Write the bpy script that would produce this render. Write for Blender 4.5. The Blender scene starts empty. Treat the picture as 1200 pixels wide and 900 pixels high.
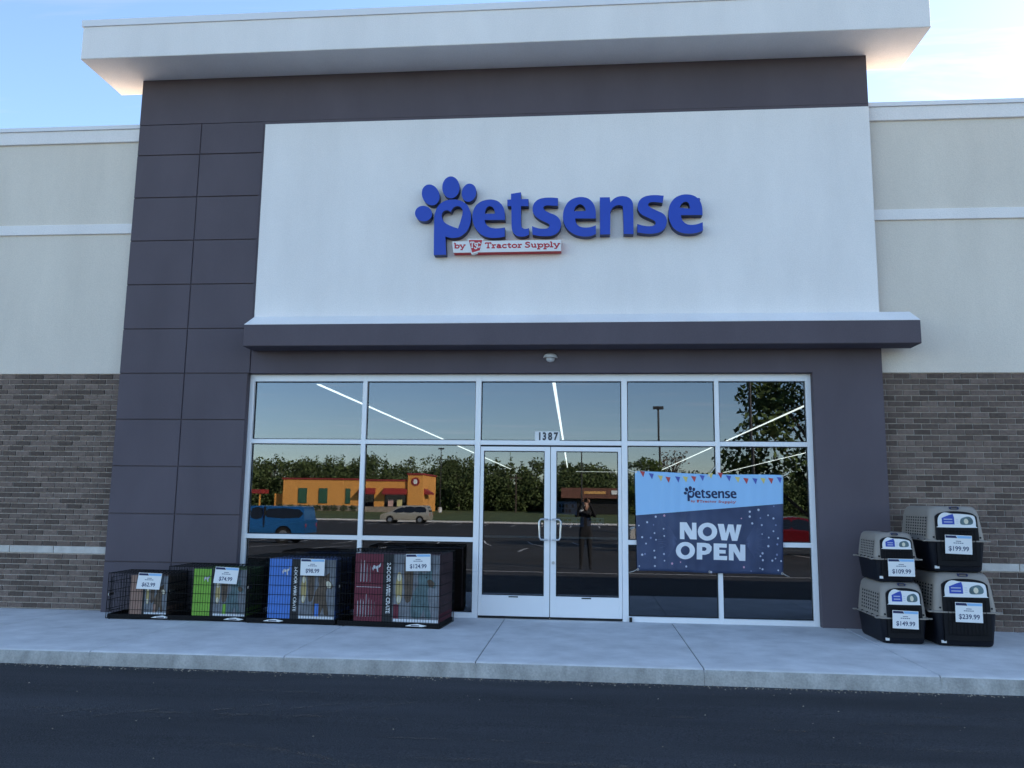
import bpy, bmesh, math, random
import numpy as np
from mathutils import Vector, Matrix
from mathutils.geometry import tessellate_polygon

random.seed(7); np.random.seed(7)
R = math.radians
scene = bpy.context.scene
COL = scene.collection

# ------------------------------------------------------------------ camera
def rot_cam(yaw, pitch, roll):
    Rz = Matrix.Rotation(yaw, 3, 'Z'); Rx = Matrix.Rotation(pitch, 3, 'X'); Ry = Matrix.Rotation(roll, 3, 'Y')
    return Rz @ Rx @ Ry
CAM = Vector((0.4518, -10.5433, 1.4804))
rc = rot_cam(0.090987, 0.141512, -0.012592)
right, fwd, up = rc @ Vector((1, 0, 0)), rc @ Vector((0, 1, 0)), rc @ Vector((0, 0, 1))
cd = bpy.data.cameras.new('camera'); cam = bpy.data.objects.new('camera', cd); COL.objects.link(cam)
m = Matrix.Identity(4)
for i in range(3):
    m[i][0] = right[i]; m[i][1] = up[i]; m[i][2] = -fwd[i]; m[i][3] = CAM[i]
cam.matrix_world = m
cd.sensor_width = 36.0; cd.lens = 955.0 / 1200.0 * 36.0; cd.clip_start = 0.05; cd.clip_end = 2000
scene.camera = cam

# ------------------------------------------------------------------ sky, sun, exposure
SUN_EL, SUN_AZ = R(27), R(52)          # azimuth measured from +Y towards +X (behind the store, to the right)
world = bpy.data.worlds.new('World'); scene.world = world; world.use_nodes = True
nt = world.node_tree; N = nt.nodes; N.clear(); L = nt.links
out = N.new('ShaderNodeOutputWorld'); bg = N.new('ShaderNodeBackground'); bg.inputs[1].default_value = 0.12
sky = N.new('ShaderNodeTexSky'); sky.sky_type = 'NISHITA'; sky.sun_disc = False
sky.sun_elevation = SUN_EL; sky.sun_rotation = SUN_AZ; sky.altitude = 200
sky.air_density = 1.0; sky.dust_density = 0.25; sky.ozone_density = 2.2
tc = N.new('ShaderNodeTexCoord'); sep = N.new('ShaderNodeSeparateXYZ'); L.new(tc.outputs['Generated'], sep.inputs[0])
zc = N.new('ShaderNodeMath'); zc.operation = 'MAXIMUM'; zc.inputs[1].default_value = 0.06; L.new(sep.outputs[2], zc.inputs[0])
dx = N.new('ShaderNodeMath'); dx.operation = 'DIVIDE'; L.new(sep.outputs[0], dx.inputs[0]); L.new(zc.outputs[0], dx.inputs[1])
dy = N.new('ShaderNodeMath'); dy.operation = 'DIVIDE'; L.new(sep.outputs[1], dy.inputs[0]); L.new(zc.outputs[0], dy.inputs[1])
cmb = N.new('ShaderNodeCombineXYZ'); L.new(dx.outputs[0], cmb.inputs[0]); L.new(dy.outputs[0], cmb.inputs[1])
mp = N.new('ShaderNodeMapping'); mp.inputs['Rotation'].default_value = (0, 0, R(38)); mp.inputs['Scale'].default_value = (0.55, 2.6, 1)
mp.inputs['Location'].default_value = (1.35, 0.55, 0)
L.new(cmb.outputs[0], mp.inputs[0])
nz = N.new('ShaderNodeTexNoise'); nz.inputs['Scale'].default_value = 1.3; nz.inputs['Detail'].default_value = 9; nz.inputs['Roughness'].default_value = 0.58
nz.inputs['Distortion'].default_value = 0.9; L.new(mp.outputs[0], nz.inputs['Vector'])
cr = N.new('ShaderNodeValToRGB'); cr.color_ramp.elements[0].position = 0.54; cr.color_ramp.elements[1].position = 0.86
cr.color_ramp.elements[1].color = (0.6, 0.6, 0.6, 1); L.new(nz.outputs[0], cr.inputs[0])
bw = N.new('ShaderNodeRGBToBW'); L.new(sky.outputs[0], bw.inputs[0])
bm_ = N.new('ShaderNodeMath'); bm_.operation = 'MULTIPLY'; bm_.inputs[1].default_value = 1.45; L.new(bw.outputs[0], bm_.inputs[0])
mx = N.new('ShaderNodeMix'); mx.data_type = 'RGBA'; L.new(cr.outputs[0], mx.inputs[0]); L.new(sky.outputs[0], mx.inputs[6]); L.new(bm_.outputs[0], mx.inputs[7])
L.new(mx.outputs[2], bg.inputs[0]); L.new(bg.outputs[0], out.inputs[0])

sd = bpy.data.lights.new('sun', 'SUN'); sd.energy = 5.0; sd.angle = R(0.5); sd.color = (1.0, 0.82, 0.60)
sun = bpy.data.objects.new('sun', sd); COL.objects.link(sun)
sdir = Vector((math.sin(SUN_AZ) * math.cos(SUN_EL), math.cos(SUN_AZ) * math.cos(SUN_EL), math.sin(SUN_EL)))
sun.rotation_euler = sdir.to_track_quat('Z', 'Y').to_euler(); sun.location = (20, 40, 40)
vs = scene.view_settings
vs.view_transform = 'Standard'; vs.look = 'None'; vs.exposure = 1.60; vs.gamma = 1.0; vs.use_curve_mapping = False

# ------------------------------------------------------------------ materials
MATS = {}
def mat(name, col, rough=0.6, var=0.12, vscale=2.0, bump=0.0, bscale=60.0, metal=0.0, spec=0.5, emit=None, island=0.0, fine=0.0, stretch=(1, 1, 1), bdist=0.01):
    if name in MATS: return MATS[name]
    m = bpy.data.materials.new(name); m.use_nodes = True
    nt = m.node_tree; N = nt.nodes; L = nt.links; b = N['Principled BSDF']
    b.inputs['Roughness'].default_value = rough; b.inputs['Metallic'].default_value = metal
    b.inputs['Specular IOR Level'].default_value = spec
    geo = N.new('ShaderNodeNewGeometry')
    mp = N.new('ShaderNodeMapping'); mp.inputs['Scale'].default_value = stretch; L.new(geo.outputs['Position'], mp.inputs[0])
    n1 = N.new('ShaderNodeTexNoise'); n1.inputs['Scale'].default_value = vscale; n1.inputs['Detail'].default_value = 6; n1.inputs['Roughness'].default_value = 0.6
    L.new(mp.outputs[0], n1.inputs['Vector'])
    mr = N.new('ShaderNodeMapRange'); mr.inputs[1].default_value = 0.3; mr.inputs[2].default_value = 0.7
    mr.inputs[3].default_value = 1 - var; mr.inputs[4].default_value = 1 + var; L.new(n1.outputs[0], mr.inputs[0])
    val = mr.outputs[0]
    if fine:
        n3 = N.new('ShaderNodeTexNoise'); n3.inputs['Scale'].default_value = bscale; n3.inputs['Detail'].default_value = 3; L.new(geo.outputs['Position'], n3.inputs['Vector'])
        m3 = N.new('ShaderNodeMapRange'); m3.inputs[1].default_value = 0.3; m3.inputs[2].default_value = 0.7; m3.inputs[3].default_value = 1 - fine; m3.inputs[4].default_value = 1 + fine
        L.new(n3.outputs[0], m3.inputs[0])
        mm = N.new('ShaderNodeMath'); mm.operation = 'MULTIPLY'; L.new(val, mm.inputs[0]); L.new(m3.outputs[0], mm.inputs[1]); val = mm.outputs[0]
    if island:
        oi = N.new('ShaderNodeObjectInfo'); ad = N.new('ShaderNodeMath'); ad.operation = 'ADD'
        L.new(oi.outputs['Random'], ad.inputs[0]); L.new(geo.outputs['Random Per Island'], ad.inputs[1])
        fr = N.new('ShaderNodeMath'); fr.operation = 'FRACT'; L.new(ad.outputs[0], fr.inputs[0])
        m2 = N.new('ShaderNodeMapRange'); m2.inputs[3].default_value = 1 - island; m2.inputs[4].default_value = 1 + island; L.new(fr.outputs[0], m2.inputs[0])
        mm = N.new('ShaderNodeMath'); mm.operation = 'MULTIPLY'; L.new(val, mm.inputs[0]); L.new(m2.outputs[0], mm.inputs[1]); val = mm.outputs[0]
    vm = N.new('ShaderNodeVectorMath'); vm.operation = 'SCALE'; vm.inputs[0].default_value = col[:3]; L.new(val, vm.inputs['Scale'])
    L.new(vm.outputs[0], b.inputs['Base Color'])
    if bump:
        n2 = N.new('ShaderNodeTexNoise'); n2.inputs['Scale'].default_value = bscale; n2.inputs['Detail'].default_value = 4; L.new(geo.outputs['Position'], n2.inputs['Vector'])
        bp = N.new('ShaderNodeBump'); bp.inputs['Strength'].default_value = bump; bp.inputs['Distance'].default_value = bdist
        L.new(n2.outputs[0], bp.inputs['Height']); L.new(bp.outputs[0], b.inputs['Normal'])
    if emit:
        b.inputs['Emission Color'].default_value = (*emit[:3], 1); b.inputs['Emission Strength'].default_value = emit[3]
    MATS[name] = m
    return m

def glass_mat(name, ior=2.05, tint=(0.50, 0.54, 0.56), gl=(0.80, 0.87, 1.0), rough=0.0, wav=0.0):
    m = bpy.data.materials.new(name); m.use_nodes = True
    nt = m.node_tree; N = nt.nodes; N.clear(); L = nt.links
    o = N.new('ShaderNodeOutputMaterial'); mix = N.new('ShaderNodeMixShader'); fr = N.new('ShaderNodeFresnel'); fr.inputs[0].default_value = ior
    t = N.new('ShaderNodeBsdfTransparent'); t.inputs[0].default_value = (*tint, 1)
    g = N.new('ShaderNodeBsdfGlossy'); g.inputs['Color'].default_value = (*gl, 1); g.inputs['Roughness'].default_value = rough
    if wav:
        geo = N.new('ShaderNodeNewGeometry'); nz = N.new('ShaderNodeTexNoise'); nz.inputs['Scale'].default_value = 1.1; nz.inputs['Detail'].default_value = 1
        L.new(geo.outputs['Position'], nz.inputs['Vector'])
        bp = N.new('ShaderNodeBump'); bp.inputs['Strength'].default_value = wav; bp.inputs['Distance'].default_value = 0.004
        L.new(nz.outputs[0], bp.inputs['Height']); L.new(bp.outputs[0], g.inputs['Normal'])
    L.new(fr.outputs[0], mix.inputs[0]); L.new(t.outputs[0], mix.inputs[1]); L.new(g.outputs[0], mix.inputs[2]); L.new(mix.outputs[0], o.inputs[0])
    MATS[name] = m
    return m

# ------------------------------------------------------------------ mesh helpers
class MB:
    def __init__(s): s.v = []; s.f = []
    def add(s, vs, fs):
        o = len(s.v); s.v += [tuple(v) for v in vs]; s.f += [tuple(i + o for i in f) for f in fs]; return s
    def box(s, x0, x1, y0, y1, z0, z1):
        return s.add([(x0, y0, z0), (x1, y0, z0), (x1, y1, z0), (x0, y1, z0), (x0, y0, z1), (x1, y0, z1), (x1, y1, z1), (x0, y1, z1)],
                     [(0, 3, 2, 1), (4, 5, 6, 7), (0, 1, 5, 4), (1, 2, 6, 5), (2, 3, 7, 6), (3, 0, 4, 7)])
    def cbox(s, x0, x1, y0, y1, z0, z1, c):
        # box whose front (-Y) edges are chamfered
        return s.add([(x0, y1, z0), (x1, y1, z0), (x1, y1, z1), (x0, y1, z1), (x0, y0 + c, z0), (x1, y0 + c, z0), (x1, y0 + c, z1), (x0, y0 + c, z1),
                      (x0 + c, y0, z0 + c), (x1 - c, y0, z0 + c), (x1 - c, y0, z1 - c), (x0 + c, y0, z1 - c)],
                     [(0, 3, 2, 1), (0, 1, 5, 4), (1, 2, 6, 5), (2, 3, 7, 6), (3, 0, 4, 7), (4, 5, 9, 8), (5, 6, 10, 9), (6, 7, 11, 10), (7, 4, 8, 11), (8, 9, 10, 11)])
    def prism(s, loops, y0, y1, back=True):
        # polygon (with holes) in X,Z from y0 (front) to y1 (back)
        o = len(s.v)
        flat = [p for l in loops for p in l]
        tris = tessellate_polygon([[Vector((p[0], p[1], 0)) for p in l] for l in loops])
        n = len(flat)
        def area(t):
            a, b, c = (flat[i] for i in t); return (b[0] - a[0]) * (c[1] - a[1]) - (b[1] - a[1]) * (c[0] - a[0])
        T = [t if area(t) > 0 else (t[0], t[2], t[1]) for t in tris]
        s.v += [(p[0], y0, p[1]) for p in flat]; s.f += [tuple(o + i for i in t) for t in T]
        if y1 is not None:
            s.v += [(p[0], y1, p[1]) for p in flat]
            if back: s.f += [tuple(o + n + i for i in t[::-1]) for t in T]
            k = 0
            for li, l in enumerate(loops):
                a = sum(l[i][0] * l[(i + 1) % len(l)][1] - l[(i + 1) % len(l)][0] * l[i][1] for i in range(len(l)))
                ccw = (a > 0) == (li == 0)
                for i in range(len(l)):
                    j = (i + 1) % len(l); q = (o + k + i, o + k + j, o + n + k + j, o + n + k + i)
                    s.f.append(q[::-1] if ccw else q)
                k += len(l)
        return s
    def tube(s, pts, r, n=6, cap=True):
        pts = [Vector(p) for p in pts]; rs = r if isinstance(r, (list, tuple)) else [r] * len(pts)
        o = len(s.v); prev = None
        for i, p in enumerate(pts):
            d = (pts[min(i + 1, len(pts) - 1)] - pts[max(i - 1, 0)]).normalized()
            a = d.orthogonal().normalized() if prev is None else (prev - d * prev.dot(d)).normalized()
            prev = a; b = d.cross(a)
            for k in range(n):
                t = 2 * math.pi * k / n; q = p + a * (math.cos(t) * rs[i]) + b * (math.sin(t) * rs[i]); s.v.append(tuple(q))
        for i in range(len(pts) - 1):
            for k in range(n):
                j = (k + 1) % n; s.f.append((o + i * n + k, o + i * n + j, o + (i + 1) * n + j, o + (i + 1) * n + k))
        if cap:
            s.f.append(tuple(o + k for k in range(n))[::-1]); s.f.append(tuple(o + (len(pts) - 1) * n + k for k in range(n)))
        return s
    def loft(s, rings, cap0=True, cap1=True):
        o = len(s.v); n = len(rings[0])
        for r_ in rings: s.v += [tuple(p) for p in r_]
        for i in range(len(rings) - 1):
            for k in range(n):
                j = (k + 1) % n; s.f.append((o + i * n + k, o + i * n + j, o + (i + 1) * n + j, o + (i + 1) * n + k))
        if cap0: s.f.append(tuple(o + k for k in range(n))[::-1])
        if cap1: s.f.append(tuple(o + (len(rings) - 1) * n + k for k in range(n)))
        return s
    def cyl(s, c, axis, r, h, n=20):
        a = Vector(axis).normalized(); c = Vector(c); return s.tube([c - a * h / 2, c + a * h / 2], r, n)
    def ball(s, c, rx, ry, rz, n=12, m=8):
        rings = []
        for i in range(1, m):
            t = math.pi * i / m; rings.append([(c[0] + rx * math.sin(t) * math.cos(2 * math.pi * k / n), c[1] + ry * math.sin(t) * math.sin(2 * math.pi * k / n), c[2] - rz * math.cos(t)) for k in range(n)])
        return s.loft(rings)
    def warp(s, fn): s.v = [fn(v) for v in s.v]; return s
    def mesh(s, name, m, smooth=False):
        me = bpy.data.meshes.new(name); me.from_pydata(s.v, [], s.f); me.update()
        if m: me.materials.append(m)
        if smooth: me.polygons.foreach_set('use_smooth', [True] * len(me.polygons))
        return me
    def build(s, name, m, parent=None, smooth=False, **k):
        return link(name, s.mesh(name, m, smooth), parent, **k)

def link(name, me, parent=None, loc=None, rot=None, label=None, cat=None, group=None, kind=None):
    o = bpy.data.objects.new(name, me); COL.objects.link(o)
    if parent is not None: o.parent = parent
    if loc is not None: o.location = loc
    if rot is not None: o.rotation_euler = rot
    tag(o, label, cat, group, kind); return o
def tag(o, label=None, cat=None, group=None, kind=None):
    if label: o['label'] = label
    if cat: o['category'] = cat
    if group: o['group'] = group
    if kind: o['kind'] = kind
    return o
def thing(name, label, cat, loc=(0, 0, 0), rz=0, group=None):
    return link(name, None, None, loc, (0, 0, rz), label, cat, group)
def shade_auto(o, ang=35):
    me = o.data; me.polygons.foreach_set('use_smooth', [True] * len(me.polygons)); me.set_sharp_from_angle(angle=R(ang)); return o
def rrect(x0, x1, z0, z1, r, n=4):
    out = []
    for cx, cz, a0 in ((x1 - r, z0 + r, -90), (x1 - r, z1 - r, 0), (x0 + r, z1 - r, 90), (x0 + r, z0 + r, 180)):
        for i in range(n + 1):
            a = R(a0 + 90 * i / n); out.append((cx + r * math.cos(a), cz + r * math.sin(a)))
    return out
def ell(cx, cz, rx, rz, n=20, a0=0, a1=360, tilt=0):
    full = abs(a1 - a0) >= 360; k = n if full else n + 1; t_ = R(tilt); o = []
    for i in range(k):
        a = R(a0 + (a1 - a0) * i / n); x, z = rx * math.cos(a), rz * math.sin(a)
        o.append((cx + x * math.cos(t_) - z * math.sin(t_), cz + x * math.sin(t_) + z * math.cos(t_)))
    return o
def smooth_loop(pts, sub=4):
    # Catmull-Rom through points; a third value marks a corner
    n = len(pts); out = []
    for i in range(n):
        p0, p1, p2, p3 = pts[i - 1], pts[i], pts[(i + 1) % n], pts[(i + 2) % n]
        out.append((p1[0], p1[1]))
        c1, c2 = len(p1) > 2, len(p2) > 2
        if c1 and c2: continue
        if c1: p0 = p1
        if c2: p3 = p2
        for k in range(1, sub):
            t = k / sub
            f = lambda j: 0.5 * (2 * p1[j] + (p2[j] - p0[j]) * t + (2 * p0[j] - 5 * p1[j] + 4 * p2[j] - p3[j]) * t * t + (3 * p1[j] - p0[j] - 3 * p2[j] + p3[j]) * t ** 3)
            out.append((f(0), f(1)))
    return out
def stroke(mb, pts, w, y, closed=False):
    # flat thick polyline in X,Z facing -Y
    P = [Vector((p[0], p[1])) for p in pts]; n = len(P); Lf, Rt = [], []
    for i in range(n):
        a = P[i - 1] if (i > 0 or closed) else None; b = P[(i + 1) % n] if (i < n - 1 or closed) else None
        d1 = (P[i] - a).normalized() if a is not None else None; d2 = (b - P[i]).normalized() if b is not None else None
        d = ((d1 or d2) + (d2 or d1)).normalized() if (d1 and d2) else (d1 or d2)
        nn = Vector((-d.y, d.x)); k = 1.0
        if d1 and d2: k = 1 / max(0.5, nn.dot(Vector((-d1.y, d1.x))))
        Lf.append(P[i] + nn * w / 2 * k); Rt.append(P[i] - nn * w / 2 * k)
    o = len(mb.v); mb.v += [(p.x, y, p.y) for p in Lf] + [(p.x, y, p.y) for p in Rt]
    for i in range(n if closed else n - 1):
        j = (i + 1) % n; mb.f.append((o + n + i, o + n + j, o + j, o + i))
GLY = {
 'b': (.72, [[(.14, 0), (.14, .98)], [(-.02, .93), (.14, .93)]], [(.40, .33, .23, .27)]),
 'y': (.70, [[(.10, .62), (.35, .06)], [(.60, .62), (.30, -.20), (.10, -.24)], [(-.04, .61), (.24, .61)], [(.46, .61), (.74, .61)]], []),
 'T': (.76, [[(.37, .0), (.37, .86)], [(.02, .93), (.72, .93)], [(.06, .9), (.06, .72)], [(.68, .9), (.68, .72)], [(.2, .06), (.54, .06)]], []),
 'r': (.54, [[(.18, .0), (.18, .60)], [(.18, .40), (.30, .57), (.50, .57)], [(.0, .06), (.38, .06)], [(.02, .60), (.18, .60)]], []),
 'a': (.64, [[(.08, .54), (.25, .61), (.42, .53), (.45, .06), (.60, .06)]], [(.25, .20, .17, .15)]),
 'c': (.58, [[(.50, .50), (.38, .60), (.24, .60), (.10, .48), (.07, .32), (.11, .15), (.24, .04), (.38, .04), (.52, .15)]], []),
 't': (.50, [[(.20, .84), (.20, .18), (.28, .06), (.46, .09)], [(.02, .59), (.44, .59)]], []),
 'o': (.66, [], [(.32, .32, .25, .27)]),
 'S': (.66, [[(.54, .74), (.48, .88), (.30, .94), (.13, .84), (.13, .66), (.30, .54), (.47, .43), (.54, .25), (.42, .08), (.24, .05), (.10, .12), (.06, .26)]], []),
 'C': (.70, [[(.60, .68), (.50, .88), (.32, .93), (.14, .80), (.08, .5), (.14, .2), (.32, .06), (.50, .12), (.60, .32)]], []),
 'u': (.70, [[(.16, .60), (.16, .2), (.26, .06), (.40, .08), (.50, .2)], [(.50, .62), (.50, .06), (.66, .06)], [(.0, .60), (.16, .60)], [(.36, .60), (.50, .60)]], []),
 'p': (.70, [[(.16, .60), (.16, -.26)], [(.0, .60), (.16, .60)], [(.0, -.26), (.34, -.26)]], [(.40, .32, .22, .26)]),
 'l': (.40, [[(.18, .0), (.18, .94)], [(.02, .93), (.18, .93)], [(.0, .06), (.38, .06)]], []),
 ' ': (.34, [], []),
}
def slab_text(mb, txt, x0, x1, z0, cap, y, w=.2):
    # letters drawn with thick strokes, fitted between x0 and x1 on baseline z0
    tot = sum(GLY[c][0] for c in txt); sx = (x1 - x0) / tot; x = x0; k = 0
    for c in txt:
        a, st, el = GLY[c]
        for s_ in st:
            stroke(mb, [(x + p[0] * sx, z0 + p[1] * cap) for p in s_], w * cap, y - k * .00012); k += 1
        for (cx, cz, rx, rz) in el:
            stroke(mb, ell(x + cx * sx, z0 + cz * cap, rx * sx, rz * cap, 18), w * cap, y - k * .00012, True); k += 1
        x += a * sx; k = k % 9
def text_mesh(txt, size, bold=0.0, align='CENTER'):
    cu = bpy.data.curves.new('txt', 'FONT'); cu.body = txt; cu.size = size; cu.offset = bold; cu.align_x = align; cu.resolution_u = 3
    o = bpy.data.objects.new('txt', cu); COL.objects.link(o)
    dg = bpy.context.evaluated_depsgraph_get(); me = o.evaluated_get(dg).to_mesh()
    vs_ = [v.co.copy() for v in me.vertices]; fs = [tuple(p.vertices) for p in me.polygons]
    o.evaluated_get(dg).to_mesh_clear(); bpy.data.objects.remove(o); bpy.data.curves.remove(cu)
    return vs_, fs
def text_to(mb, txt, cx, z, size, y, bold=0.0, rot=0.0, sx=1.0, align='CENTER'):
    v, f = text_mesh(txt, size, bold, align); c, s_ = math.cos(rot), math.sin(rot)
    mb.add([(cx + (p.x * sx * c - p.y * s_), y, z + (p.x * sx * s_ + p.y * c)) for p in v], f)

# ------------------------------------------------------------------ palette
M_ASPH = mat('asphalt', (0.043, 0.043, 0.048), 0.85, var=0.32, vscale=1.3, bump=0.8, bscale=95, fine=0.55, spec=0.3, stretch=(.25, 1.6, 1), bdist=0.02)
M_ASPH2 = mat('old_asphalt', (0.042, 0.041, 0.041), 0.9, var=0.25, vscale=0.3, bump=0.3, bscale=90, fine=0.2, spec=0.2)
M_CONC = mat('concrete', (0.65, 0.64, 0.635), 0.85, var=0.16, vscale=2.6, bump=0.25, bscale=170, fine=0.06, bdist=0.004)
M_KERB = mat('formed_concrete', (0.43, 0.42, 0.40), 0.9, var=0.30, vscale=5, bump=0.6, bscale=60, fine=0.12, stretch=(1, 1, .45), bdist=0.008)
M_CONCJ = mat('joint_fill', (0.09, 0.088, 0.085), 0.95, var=0.1)
M_DARK = mat('charcoal_stucco', (0.122, 0.103, 0.119), 0.92, var=0.09, vscale=1.1, bump=0.55, bscale=210, fine=0.10, stretch=(1.3, 1, .6), spec=0.25, bdist=0.005)
M_WHITE = mat('white_stucco', (0.89, 0.85, 0.82), 0.9, var=0.05, vscale=0.9, bump=0.8, bscale=75, fine=0.05, stretch=(1.6, 1, .45), spec=0.25, bdist=0.005)
M_BEIGE = mat('beige_stucco', (0.77, 0.695, 0.60), 0.92, var=0.06, vscale=0.9, bump=0.8, bscale=75, fine=0.055, stretch=(1.6, 1, .45), spec=0.25, bdist=0.005)
M_COP = mat('coping_metal', (0.82, 0.82, 0.84), 0.6, var=0.03, vscale=1.0)
M_BRICK = mat('brick', (0.158, 0.117, 0.098), 0.9, var=0.25, vscale=24, bump=0.8, bscale=110, island=0.35, fine=0.22, spec=0.2, bdist=0.006)
M_MORT = mat('mortar', (0.56, 0.49, 0.43), 0.95, var=0.12, vscale=9, bump=0.5, bscale=150, fine=0.12)
M_STONE = mat('cast_stone', (0.60, 0.56, 0.51), 0.9, var=0.13, vscale=8, bump=0.5, bscale=110, island=0.14, fine=0.08)
M_FRAME = mat('white_aluminium', (0.88, 0.885, 0.90), 0.34, var=0.02, vscale=2, spec=0.9)
M_GASK = mat('black_gasket', (0.008, 0.008, 0.009), 0.7, var=0.05)
M_STEEL = mat('brushed_steel', (0.62, 0.62, 0.63), 0.3, var=0.04, metal=1.0)
M_ROOF = mat('roof_membrane', (0.80, 0.64, 0.45), 0.7, var=0.05, vscale=0.4)  # roof is out of view; tan tint chosen so its bounce warms the soffit
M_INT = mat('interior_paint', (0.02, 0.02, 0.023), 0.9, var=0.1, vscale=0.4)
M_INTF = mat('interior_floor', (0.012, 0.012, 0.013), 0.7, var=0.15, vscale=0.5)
M_BLACKP = mat('black_plastic', (0.006, 0.006, 0.008), 0.5, var=0.1, vscale=8, spec=0.2)
M_PAPER = mat('white_card', (0.80, 0.80, 0.79), 0.6, var=0.02)
M_NAVY = mat('navy_print', (0.012, 0.022, 0.085), 0.6, var=0.05)
M_INK = mat('grey_ink', (0.06, 0.06, 0.07), 0.7, var=0.05)
M_GLASS = glass_mat('storefront_glass', wav=0.035)

# ------------------------------------------------------------------ ground
def sw_z(x, y):
    # the walk falls a few centimetres towards the left, less at the kerb
    k = min(1, max(0, (-1.0 - x) / 4.6)); w = min(1, max(0, (y + 2.8) / 2.0))
    q = min(1, max(0, (x - 3.6) / 2.0))
    return -0.036 * k * (0.35 + 0.65 * w) - 0.012 * q
KERB_Y = -2.785
def gz(y):
    P = [(-400, 0), (-130, -.2), (-95, -.4), (-76, -.95), (-38, -1.08), (-24, -.56), (-11, -.27), (-3.2, -.15), (200, -.15)]
    for (a, za), (b, zb) in zip(P[:-1], P[1:]):
        if a <= y <= b: return za + (zb - za) * (y - a) / (b - a)
    return -.15
def strip_sheet(name, ys, x0, x1, dz, m_, label):
    g = MB(); g.v = [(x, y, gz(y) + dz) for y in ys for x in (x0, x1)]; g.f = [(2 * i, 2 * i + 2, 2 * i + 3, 2 * i + 1) for i in range(len(ys) - 1)]
    return g.build(name, m_, kind='structure', label=label)
strip_sheet('ground', [120, -3.2, -11, -24, -38, -76, -95, -130, -260], -260, 260, 0, M_ASPH2, 'wide grey asphalt ground of the surrounding car park')
strip_sheet('drive_lane', [-2.6, -3.2, -11, -12.4], -60, 60, .004, M_ASPH, 'fresh black asphalt lane in front of the kerb')
walk = link('sidewalk', None, kind='structure', label='pale concrete walk with rounded kerb edge along the shop front')
JX = [-26.1, -24.1, -22.1, -20.1, -18.1, -16.1, -14.1, -12.1, -10.2, -8.24, -6.28, -4.32, -2.39, -0.565, 1.515, 3.56, 5.6, 7.6, 9.6, 11.6, 13.6, 15.6, 17.6, 19.6]
prof = [(0.14, 0.0), (0.14, -.22), None]
for a, b in zip(JX[:-1], JX[1:]):
    mb = MB(); x0, x1 = a + .004, b - .004; nx = 5
    xs = [x0, x0 + .006] + [x0 + .006 + (x1 - x0 - .012) * i / nx for i in range(1, nx)] + [x1 - .006, x1]
    ring = []
    for ix, x in enumerate(xs):
        dz = -.007 if ix in (0, len(xs) - 1) else 0.0
        jit = 0.004 * math.sin(x * 7.3) + .003 * math.sin(x * 19)
        pr = [(0.16, dz), (-.5, dz), (-1.4, dz), (-2.3, dz), (KERB_Y + .035, dz), (KERB_Y + .018, dz - .004), (KERB_Y + .005, dz - .014), (KERB_Y + jit, -.034), (KERB_Y - .008 + jit, -.09), (KERB_Y - .012 + jit, -.2)]
        ring.append([(x, y, z + sw_z(x, max(y, KERB_Y))) for (y, z) in pr] + [(x, 0.16, -.2)])
    mb.loft([r_ for r_ in ring]); mb.f = [f[::-1] for f in mb.f]
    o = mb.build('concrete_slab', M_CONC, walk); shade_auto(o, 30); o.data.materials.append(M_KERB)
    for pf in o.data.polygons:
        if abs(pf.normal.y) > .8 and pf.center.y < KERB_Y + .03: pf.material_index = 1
j = MB()
for a in JX[1:-1]: j.box(a - .0045, a + .0045, KERB_Y + .02, .1, -.2, -.012 + min(0, sw_z(a, -1)))
j.build('joint_filler', M_CONCJ, walk)
j = MB()
for a in JX[1:-1]: j.box(a - .0045, a + .0045, KERB_Y - .007, KERB_Y + .02, -.2, -.022 + min(0, sw_z(a, KERB_Y)))
j.build('kerb_filler', M_KERB, walk)
# loose grit and bits of leaf lying along the kerb and on the lane
gm = MB(); rnd = random.Random(3)
for i in range(2000):
    near = rnd.random() < .94
    x = rnd.uniform(-9, 9); y = KERB_Y - .02 - abs(rnd.gauss(0, .06)) if near else rnd.uniform(-6.4, -2.9)
    r_ = rnd.uniform(.003, .011) if near else rnd.uniform(.003, .010); a = rnd.uniform(0, 6.3)
    zg = gz(y) + .0045; v = [(x + r_ * math.cos(a + k * 1.6) * rnd.uniform(.5, 1.2), y + r_ * math.sin(a + k * 1.6), zg + (0 if k % 2 else .002)) for k in range(4)]
    gm.add(v + [(x, y, zg + r_ * .8)], [(0, 1, 4), (1, 2, 4), (2, 3, 4), (3, 0, 4)])
gm.build('grit', mat('grit', (0.30, 0.25, 0.19), 0.9, var=.4, vscale=30, island=.5), kind='stuff', label='pale grit and leaf bits scattered by the kerb')
# tyre arcs and paving streaks: thin dusty films on the fresh asphalt
M_FILM = bpy.data.materials.new('dust_film'); M_FILM.use_nodes = True
_n = M_FILM.node_tree.nodes; _l = M_FILM.node_tree.links; _b = _n['Principled BSDF']; _b.inputs['Roughness'].default_value = .9; _b.inputs['Base Color'].default_value = (.155, .125, .10, 1)
_uv = _n.new('ShaderNodeUVMap'); _sx = _n.new('ShaderNodeSeparateXYZ'); _l.new(_uv.outputs[0], _sx.inputs[0])
_pp = _n.new('ShaderNodeMath'); _pp.operation = 'PINGPONG'; _pp.inputs[1].default_value = .5; _l.new(_sx.outputs[1], _pp.inputs[0])
_qq = _n.new('ShaderNodeMath'); _qq.operation = 'PINGPONG'; _qq.inputs[1].default_value = .5; _l.new(_sx.outputs[0], _qq.inputs[0])
_m = _n.new('ShaderNodeMath'); _m.operation = 'MULTIPLY'; _l.new(_pp.outputs[0], _m.inputs[0]); _l.new(_qq.outputs[0], _m.inputs[1])
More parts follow.
